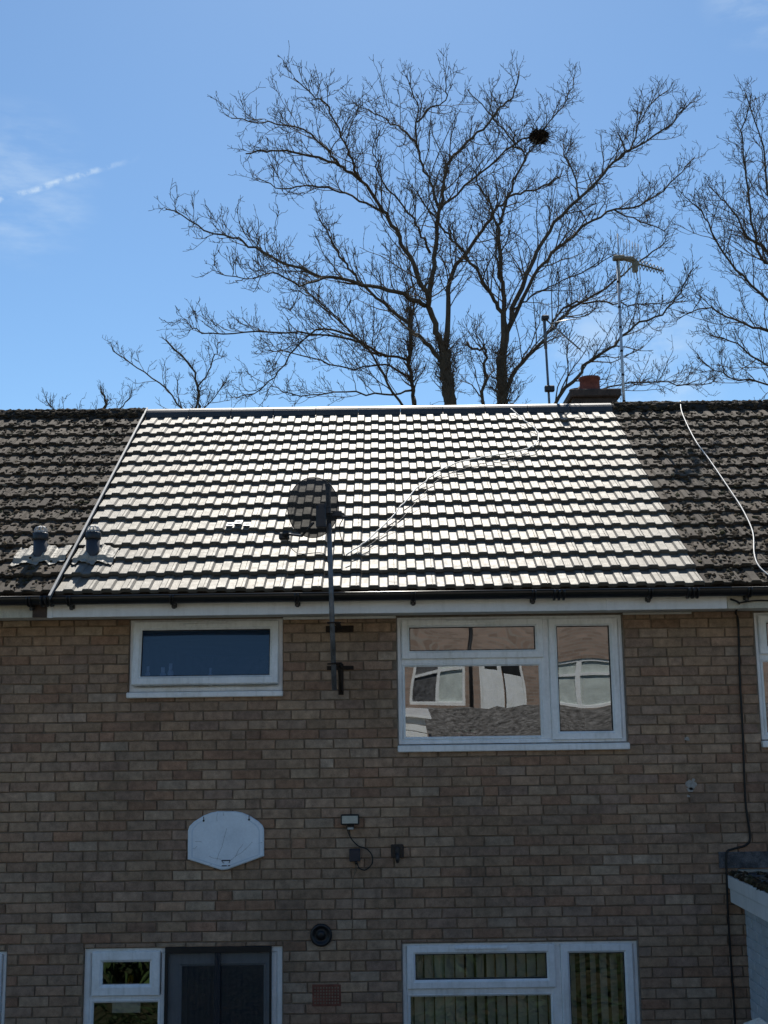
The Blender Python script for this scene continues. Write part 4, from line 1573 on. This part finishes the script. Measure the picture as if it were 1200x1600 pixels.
nx_, ny_ = 40, 22
v = []
for j in range(ny_ + 1):
    for i in range(nx_ + 1):
        t = j / ny_
        v.append((.85 + 7.8 * i / nx_, -13.0 - 4.4 * t, 3.18 + .85 * t + rr.uniform(-.03, .03)))
f = [(j * (nx_ + 1) + i, j * (nx_ + 1) + i + 1, (j + 1) * (nx_ + 1) + i + 1, (j + 1) * (nx_ + 1) + i) for j in range(ny_) for i in range(nx_)]
m.add(v, [q[::-1] for q in f])
obj('roof', m, 'gravel', sh)
ws = thing('garden_store', 'white boarded store mirrored low in the upstairs window', 'shed', (.3, -14, 2.2))
for k in range(13):
    obj('board', MB().box(-.5, .78, -14.6 - .012 * (k % 2), -13.6 + .004 * (k % 2), 2.2 + k * .125, 2.315 + k * .125, .006), 'upvc', ws)
m = MB()
m.add([(-.6, -13.5, 3.82), (.9, -13.5, 3.82), (.9, -14.7, 3.95), (-.6, -14.7, 3.95), (-.6, -13.5, 3.86), (.9, -13.5, 3.86), (.9, -14.7, 3.99), (-.6, -14.7, 3.99)],
      [(0, 1, 2, 3), (7, 6, 5, 4), (0, 4, 5, 1), (1, 5, 6, 2), (2, 6, 7, 3), (3, 7, 4, 0)])
obj('roof', m, 'upvc', ws)


def bush(x, y, w, h, n, seed, label, flowers=0):
    r = random.Random(seed)
    z0 = ground_z(x, y)
    b = thing('garden_shrub', label, 'shrub', (x, y, z0), 'shrubs on the bank')
    m = MB()
    for _ in range(n):
        a, q = r.uniform(0, 6.28), r.random() ** .5
        hh = r.random()
        c = Vector((x + math.cos(a) * q * w * (1 - .5 * hh), y + math.sin(a) * q * w * (1 - .5 * hh), z0 + .05 + hh * h))
        d = Vector((r.uniform(-1, 1), r.uniform(-1, 1), r.uniform(-.3, 1))).normalized()
        s_ = d.cross(Vector((r.uniform(-1, 1), r.uniform(-1, 1), 1))).normalized() * r.uniform(.018, .035)
        l_ = r.uniform(.06, .12)
        m.add([c, c + d * l_ * .5 + s_, c + d * l_, c + d * l_ * .5 - s_], [(0, 1, 2, 3)])
    tag(obj('foliage', m, 'hedge', b), None, kind='stuff')
    st = MB()
    for k in range(6):
        a = k * 1.1
        st.tube([(x, y, z0 - .02), (x + math.cos(a) * w * .4, y + math.sin(a) * w * .4, z0 + h * .8)], [.02, .006], 5)
    obj('stem', st, 'bark', b)
    for k in range(flowers):
        c = Vector((x + r.uniform(-w, w), y + r.uniform(0, w), z0 + r.uniform(.2, h)))
        obj('flower', MB().lathe([(.012, 0), (.05, .015), (.055, .03), (.02, .025)], c, 'Y', 10), 'petal', b)


bush(-2.8, -5.2, .6, .9, 900, 1, 'yellow-flowered garden shrub on the grass bank', 5)
bush(-.6, -6.4, .7, 1.1, 1000, 2, 'rounded plain green shrub on the grass bank', 0)
bush(1.7, -6.0, .8, .8, 1000, 3, 'broad low shrub on the grass bank opposite the blind', 2)
bush(-4.6, -6.2, .7, 1.3, 900, 4, 'tall narrow green shrub on the grass bank', 0)

# ------------------------------------------------------------------ bare trees beyond the ridge
LIMBS = {
 'left_fork': [
  (0.177, 0.138, [(1.44,15.0,0.0),(1.44,15.0,9.36),(1.45,15.0,10.06),(1.41,15.0,10.69),(1.35,15.0,11.18),(1.33,15.0,11.53)]),
  (0.105, 0.021, [(1.33,15.0,11.43),(1.18,14.81,11.87),(1.02,14.66,12.37),(0.96,14.54,12.58),(0.78,14.42,12.92),(0.52,14.3,13.49),(0.25,14.19,14.02),(0.06,14.09,14.29),(-0.41,13.98,14.89),(-0.75,13.88,15.15),(-1.11,13.78,15.27),(-1.77,13.69,15.42),(-2.35,13.59,15.4),(-2.74,13.5,15.3)]),
  (0.044, 0.013, [(-0.41,13.98,14.89),(-0.59,13.38,15.06),(-0.71,12.93,15.22),(-0.95,12.52,15.64),(-1.21,12.14,15.8),(-1.64,11.78,15.97)]),
  (0.039, 0.014, [(-0.84,13.86,15.19),(-1.16,13.59,15.49),(-1.48,13.38,15.71),(-1.99,13.2,15.77),(-2.49,13.03,15.75),(-3.02,12.86,15.77)]),
  (0.039, 0.014, [(0.02,14.09,14.26),(-0.58,13.95,14.52),(-1.11,13.85,14.69),(-1.64,13.75,14.68),(-2.03,13.67,14.61),(-2.55,13.59,14.81)]),
  (0.097, 0.02, [(1.34,15.0,11.38),(1.44,15.28,12.37),(1.52,15.49,13.22),(1.93,15.68,13.99),(2.39,15.86,14.71),(2.78,16.03,15.27),(3.2,16.19,15.62),(3.79,16.35,15.84),(4.27,16.5,16.23)]),
  (0.081, 0.023, [(1.01,14.61,12.44),(1.12,14.74,13.27),(1.21,14.83,14.14),(1.28,14.92,14.61),(1.41,15.0,15.24),(1.51,15.07,15.75),(1.83,15.14,16.21),(2.3,15.21,16.68),(2.72,15.28,17.19),(3.0,15.35,17.52),(3.2,15.41,18.22)]),
  (0.047, 0.017, [(1.28,14.92,14.61),(1.54,15.4,15.09),(2.27,15.75,15.89),(3.11,16.07,16.72),(3.84,16.36,17.28),(4.36,16.65,17.99),(4.71,16.92,18.8)]),
  (0.049, 0.015, [(1.26,14.93,14.74),(1.09,14.82,15.24),(0.89,14.74,15.76),(0.8,14.67,16.33),(0.84,14.6,16.84),(0.68,14.53,17.41)]),
  (0.036, 0.015, [(0.83,14.71,16.03),(0.56,14.81,16.43),(0.25,14.88,16.7),(-0.21,14.95,17.0),(-0.66,15.01,17.24)]),
  (0.045, 0.013, [(1.06,14.78,13.61),(0.82,14.23,13.95),(0.57,13.82,14.13),(0.05,13.45,14.63),(-0.1,13.1,15.06),(-0.03,12.78,15.45)]),
  (0.036, 0.015, [(0.84,14.64,16.56),(1.1,14.85,16.94),(1.51,15.0,17.36),(1.46,15.14,17.98)]),
  (0.08, 0.016, [(0.92,14.66,12.38),(0.59,14.23,12.39),(0.28,13.91,12.41),(-0.37,13.63,12.5),(-1.22,13.36,12.6),(-1.9,13.1,12.75),(-2.46,12.86,12.97),(-2.91,12.62,13.09),(-3.55,12.39,13.27),(-4.09,12.16,13.52)]),
  (0.033, 0.012, [(-0.97,13.41,12.56),(-1.58,12.42,12.07),(-2.03,11.69,12.0),(-2.3,11.03,11.65),(-2.89,10.41,11.52)]),
  (0.072, 0.021, [(1.27,15.0,11.22),(0.93,14.79,11.61),(0.63,14.63,11.87),(0.19,14.49,12.25),(-0.38,14.36,12.72),(-0.74,14.24,13.2),(-1.0,14.12,13.65),(-1.26,14.0,14.1)]),
 ],
 'nest': [
  (0.16, 0.119, [(2.52,15.4,0.0),(2.52,15.4,9.44),(2.55,15.4,10.29),(2.58,15.4,11.0),(2.59,15.4,11.48)]),
  (0.08, 0.021, [(2.59,15.4,11.36),(2.59,15.19,12.37),(2.36,15.03,12.7),(2.09,14.89,13.17),(1.75,14.76,13.59),(1.45,14.64,13.95),(1.17,14.52,14.29),(0.84,14.4,14.68)]),
  (0.096, 0.019, [(2.62,15.4,11.28),(2.72,15.49,12.08),(2.69,15.55,12.83),(2.66,15.61,13.59),(2.65,15.66,14.47),(2.75,15.71,14.87),(2.98,15.76,15.47),(3.31,15.81,16.26),(3.5,15.86,16.58),(3.65,15.9,16.94)]),
  (0.038, 0.016, [(3.31,15.81,16.22),(3.29,15.92,16.46),(3.09,16.0,16.71),(2.77,16.07,17.22),(2.61,16.14,17.5),(2.07,16.21,18.19)]),
  (0.041, 0.014, [(2.65,15.58,13.24),(2.53,15.31,13.73),(2.49,15.1,14.38),(2.32,14.92,14.9),(2.1,14.75,15.26),(1.97,14.58,15.78)]),
  (0.087, 0.017, [(2.72,15.49,12.03),(3.09,15.74,13.15),(3.42,15.94,13.86),(3.97,16.11,14.84),(4.76,16.27,15.62),(5.3,16.42,16.29),(5.85,16.57,16.81),(6.66,16.71,17.34),(7.12,16.85,17.82),(7.53,16.99,18.23)]),
  (0.041, 0.017, [(5.55,16.48,16.52),(6.07,17.06,17.21),(6.44,17.49,18.21),(7.15,17.88,19.01)]),
  (0.04, 0.017, [(4.57,16.24,15.47),(4.66,17.07,16.33),(4.56,17.68,17.13),(4.59,18.24,17.83)]),
  (0.072, 0.017, [(2.81,15.54,12.22),(3.42,16.0,13.5),(3.91,16.35,14.17),(4.54,16.65,14.82),(5.36,16.94,15.46),(6.18,17.22,15.73),(6.98,17.48,16.37),(7.66,17.74,17.16)]),
  (0.032, 0.017, [(5.52,17.0,15.52),(6.31,17.86,15.61),(7.08,18.5,15.62)]),
  (0.08, 0.019, [(2.61,15.4,10.57),(2.92,15.57,11.23),(3.42,15.69,11.8),(3.88,15.81,12.37),(4.34,15.91,12.79),(5.24,16.01,13.37),(6.01,16.11,14.0),(6.48,16.2,14.34)]),
  (0.069, 0.018, [(3.28,15.4,9.71),(3.69,15.31,10.39),(4.15,15.24,10.93),(4.5,15.17,11.3),(4.98,15.11,11.59),(5.4,15.06,12.0),(6.02,15.0,12.25),(6.41,14.95,12.7),(6.67,14.9,13.22)]),
  (0.035, 0.015, [(3.93,15.31,10.24),(4.74,15.47,10.77),(5.6,15.59,10.9),(6.46,15.7,10.9),(7.19,15.81,10.91)]),
  (0.044, 0.015, [(3.57,15.74,12.0),(4.06,16.01,12.76),(4.75,16.22,12.97),(5.44,16.4,12.98),(6.06,16.58,13.03),(6.84,16.74,13.16)]),
  (0.034, 0.014, [(2.87,15.59,12.58),(3.26,15.26,12.75),(3.79,15.02,13.01),(4.45,14.8,13.21),(5.04,14.59,13.47)]),
  (0.059, 0.035, [(2.41,15.4,9.58),(2.18,15.33,10.27),(2.19,15.28,10.82),(2.24,15.23,11.38),(2.21,15.18,11.58),(1.97,15.14,11.57),(1.83,15.1,11.66)]),
 ],
 'slender': [
  (0.093, 0.06, [(0.72,17.0,0.0),(0.72,17.0,10.13),(0.73,17.0,10.73),(0.7,17.0,11.34),(0.64,17.0,11.9),(0.69,17.0,12.61),(0.66,17.0,13.18)]),
  (0.049, 0.015, [(0.64,17.0,11.9),(0.12,16.72,11.93),(-0.24,16.52,11.96),(-0.77,16.34,12.47),(-1.38,16.16,12.96),(-1.8,16.0,13.46)]),
  (0.047, 0.014, [(0.66,17.0,10.58),(0.11,16.52,11.21),(-0.2,16.17,11.75),(-0.52,15.85,12.05),(-0.93,15.55,12.4),(-1.4,15.27,12.74),(-1.8,15.0,12.86)]),
  (0.045, 0.014, [(0.12,16.72,11.93),(-0.66,16.03,12.11),(-1.81,15.52,12.11),(-2.93,15.06,11.97),(-3.77,14.63,11.84),(-4.09,14.22,11.97)]),
  (0.04, 0.014, [(0.67,17.0,11.49),(0.04,16.59,11.68),(-0.6,16.28,11.52),(-1.38,16.0,11.59),(-2.06,15.75,11.74),(-2.53,15.5,11.74)]),
  (0.039, 0.014, [(-0.52,15.85,12.05),(-1.21,15.58,12.23),(-1.74,15.37,11.84),(-2.22,15.19,11.14),(-2.63,15.01,10.69),(-3.07,14.85,10.43)]),
  (0.041, 0.014, [(0.7,17.0,11.19),(0.03,16.67,10.98),(-0.83,16.43,11.02),(-1.82,16.21,10.88),(-2.51,16.0,11.09)]),
  (0.038, 0.016, [(0.68,17.0,12.87),(0.82,17.42,13.65),(0.69,17.72,14.41),(0.94,18.0,15.17)]),
 ],
 'right': [
  (0.161, 0.108, [(9.68,16.0,0.0),(9.68,16.0,9.48),(9.57,16.0,10.93),(9.38,16.0,12.11),(9.24,16.0,13.16)]),
  (0.057, 0.015, [(9.24,16.0,13.13),(8.61,15.67,13.87),(8.06,15.43,14.22),(7.68,15.21,14.8),(7.29,15.0,15.01)]),
  (0.062, 0.016, [(9.29,16.0,12.86),(8.91,16.0,13.62),(8.57,16.0,13.92),(8.37,16.0,15.0),(8.36,16.0,16.1),(8.34,16.0,17.03),(8.61,16.0,17.82)]),
  (0.055, 0.015, [(9.37,16.0,12.26),(8.5,15.59,12.72),(7.75,15.28,13.35),(7.25,15.0,13.95),(6.92,14.75,14.46),(6.48,14.5,14.72)]),
  (0.055, 0.015, [(9.43,16.0,11.81),(8.54,15.84,12.07),(7.81,15.71,12.33),(7.09,15.6,12.6),(6.49,15.5,12.28)]),
  (0.048, 0.014, [(9.45,16.0,11.23),(8.4,15.58,11.26),(7.64,15.28,11.61),(7.03,15.0,11.81)]),
  (0.043, 0.015, [(9.48,16.0,10.64),(8.59,16.21,11.0),(7.79,16.36,11.21),(7.13,16.5,11.71)]),
  (0.064, 0.017, [(9.23,16.0,13.08),(9.2,16.33,14.05),(9.02,16.57,15.72),(9.03,16.79,16.95),(8.8,17.0,18.37)]),
  (0.065, 0.017, [(9.26,16.0,13.08),(9.58,16.33,14.35),(9.69,16.57,15.71),(9.72,16.79,17.1),(9.56,17.0,18.19)]),
 ],
 'small': [
  (0.064, 0.025, [(-4.69,20.0,0.0),(-4.69,20.0,10.76),(-4.76,20.0,11.59),(-4.74,20.0,12.27),(-5.01,20.0,12.9),(-5.58,20.0,13.48)]),
  (0.04, 0.017, [(-4.73,20.0,11.26),(-5.11,19.84,11.59),(-5.64,19.71,12.25),(-6.37,19.6,12.73),(-6.89,19.5,13.16)]),
  (0.032, 0.017, [(-4.74,20.0,12.1),(-4.5,20.21,12.67),(-4.36,20.36,13.14),(-4.3,20.5,13.53)]),
  (0.032, 0.017, [(-4.74,19.97,11.33),(-4.44,20.43,11.96),(-4.13,20.77,12.48)]),
 ],
 'low': [
  (0.069, 0.027, [(-7.94,22.0,0.0),(-7.94,22.0,10.74),(-7.8,22.0,11.71),(-7.55,22.0,12.3),(-7.65,22.0,12.66)]),
  (0.034, 0.018, [(-7.83,22.0,11.59),(-7.2,22.0,12.15),(-6.86,22.0,12.6)]),
  (0.035, 0.018, [(-7.87,22.0,11.27),(-8.68,22.0,11.99),(-9.18,22.0,12.4)]),
 ],
}


def subdivide(pts, step, r, jit):
    P = smooth_path(pts, 4)
    out = [P[0]]
    for a, b in zip(P, P[1:]):
        n = max(1, int((b - a).length / step))
        for k in range(1, n + 1):
            q = a.lerp(b, k / n)
            out.append(q + Vector((r.gauss(0, jit), r.gauss(0, jit), r.gauss(0, jit))))
    return out


def sprout(start, d, length, r, segs, wander, up):
    """A crooked twig path: zigzags and turns up towards its end."""
    P = [start.copy()]
    d = d.normalized()
    for i in range(segs):
        d = (d + Vector((r.gauss(0, wander), r.gauss(0, wander), r.gauss(0, wander))) + Vector((0, 0, up * (i + 1) / segs))).normalized()
        P.append(P[-1] + d * (length / segs))
    return P


def side_dir(d, r, lo, hi, bias):
    ang = r.uniform(lo, hi)
    q = Vector((r.gauss(0, 1), r.gauss(0, 1), r.gauss(0, 1)))
    q = (q - d * q.dot(d)).normalized()
    return (d * math.cos(ang) + q * math.sin(ang) + bias).normalized()


def tree(kind, label, seed, density, group='bare trees behind the houses', twig=1.0):
    limbs = LIMBS[kind]
    r = random.Random(seed)
    base = Vector(limbs[0][2][0])
    t = thing('bare_tree', label, 'tree', base, group)
    mid_ = Vector((base.x, base.y, 9.5))
    twigs = MB()
    for i, (r0, r1, pts) in enumerate(limbs):
        P = subdivide(pts, .30, r, .022)
        n = len(P)
        rad = [r0 + (r1 - r0) * (k / (n - 1)) ** .75 for k in range(n)]
        name = 'trunk' if i == 0 else 'limb'
        rad = [q * ((.92 if kind != 'slender' else .7) if i == 0 else .70) * (1 + r.uniform(-.06, .06)) for q in rad]
        obj(name, MB().tube(P, rad, 9 if r0 > .06 else 6), 'bark', t)
        if i == 0 and len(limbs) > 4:
            start = .75
        else:
            start = .12
        length = sum((P[k + 1] - P[k]).length for k in range(n - 1))
        count = int(length * density) + 2
        for c in range(count):
            f_ = start + (1 - start) * ((c + r.random()) / count)
            k = min(int(f_ * (n - 1)), n - 2)
            p = P[k].lerp(P[k + 1], f_ * (n - 1) - k)
            d = (P[k + 1] - P[k]).normalized()
            out_ = (p - mid_)
            out_ = out_.normalized() if out_.length > .1 else Vector((0, 0, 1))
            L1 = r.uniform(.45, 1.9) * (1.08 - .94 * f_) * twig + .06
            if c > count - 3:
                d1_ = side_dir(d, r, .1, .5, out_ * .1)
            else:
                d1_ = side_dir(d, r, .55, 1.15, out_ * .35 + Vector((0, 0, .12)))
            ra = max(min(rad[k] * .5, .017), .008)
            A = sprout(p, d1_, L1, r, 6, .17, .14)
            twigs.tube(A, [ra + (.0058 - ra) * j / 6 for j in range(7)], 4, cap=False, smooth=False)
            for s in range(int(2.5 + L1 * 5)):
                g_ = .2 + .8 * r.random()
                kk = min(int(g_ * 6), 5)
                q = A[kk].lerp(A[kk + 1], g_ * 6 - kk)
                e = (A[kk + 1] - A[kk]).normalized()
                L2 = r.uniform(.16, .62) * (1.15 - .4 * g_) * twig
                B = sprout(q, side_dir(e, r, .45, 1.25, out_ * .1 + Vector((0, 0, .1))), L2, r, 4, .25, .18)
                twigs.tube(B, [.0060, .0054, .005, .0046, .004], 3, cap=False, smooth=False)
                for u in range(1 + int(L2 * 7)):
                    w = r.uniform(.25, 1)
                    k3 = min(int(w * 4), 3)
                    q3 = B[k3].lerp(B[k3 + 1], w * 4 - k3)
                    e3 = (B[k3 + 1] - B[k3]).normalized()
                    L3 = r.uniform(.05, .17)
                    Cc = sprout(q3, side_dir(e3, r, .5, 1.1, Vector((0, 0, .25))), L3, r, 2, .3, .25)
                    twigs.tube(Cc, [.0048, .0044, .0052], 3, cap=False, smooth=False)
    tag(obj('crown', twigs, 'twig', t), 'fine bare twigs of the crown', kind='stuff')
    return t


tree('left_fork', 'largest bare tree, forked trunk and limbs spreading over the new roof', 1, 5.2)
tree('nest', 'bare tree beside the aerials holding the bird nest', 2, 5.2)
tree('slender', 'slim-trunked bare tree with low level branches beside the forked tree', 3, 4.4)
tree('right', 'bare tree behind the mossy roof with the white cable', 4, 5.2)
tree('small', 'small bare tree behind the mossy roof with the vent pipes', 5, 5.0, twig=.6)
tree('low', 'lowest bare tree, only twig tips above the old ridge', 6, 4.0, twig=.6)

nest = thing('bird_nest', 'dark round stick nest high in the bare tree', 'nest', (3.65, 15.9, 16.65))
r_ = random.Random(17)
core, loose = MB(), MB()
nc = Vector((3.65, 15.9, 16.82))
for i in range(560):
    d = Vector((r_.gauss(0, 1), r_.gauss(0, 1), r_.gauss(0, .7))).normalized()
    p = nc + Vector((d.x * .225, d.y * .225, d.z * .135)) * r_.uniform(.25, 1)
    tang = d.cross(Vector((r_.gauss(0, 1), r_.gauss(0, 1), r_.gauss(0, 1)))).normalized() * .8 + d * r_.uniform(-.1, .3)
    L_ = r_.uniform(.06, .15)
    core.tube([p - tang * L_, p + d * .01, p + tang * L_], .0075, 4, cap=False, smooth=False)
for i in range(130):
    d = Vector((r_.gauss(0, 1), r_.gauss(0, 1), r_.gauss(-.15, .6))).normalized()
    p = nc + Vector((d.x * .19, d.y * .19, d.z * .11))
    loose.tube([p, p + d * r_.uniform(.05, .26) + Vector((r_.uniform(-.05, .05), r_.uniform(-.05, .05), r_.uniform(-.04, .04)))], [.006, .004], 4, cap=False, smooth=False)
tag(obj('bowl', core, 'nest_stick', nest), None, kind='stuff')
tag(obj('loose_stick', loose, 'nest_stick', nest), None, kind='stuff')
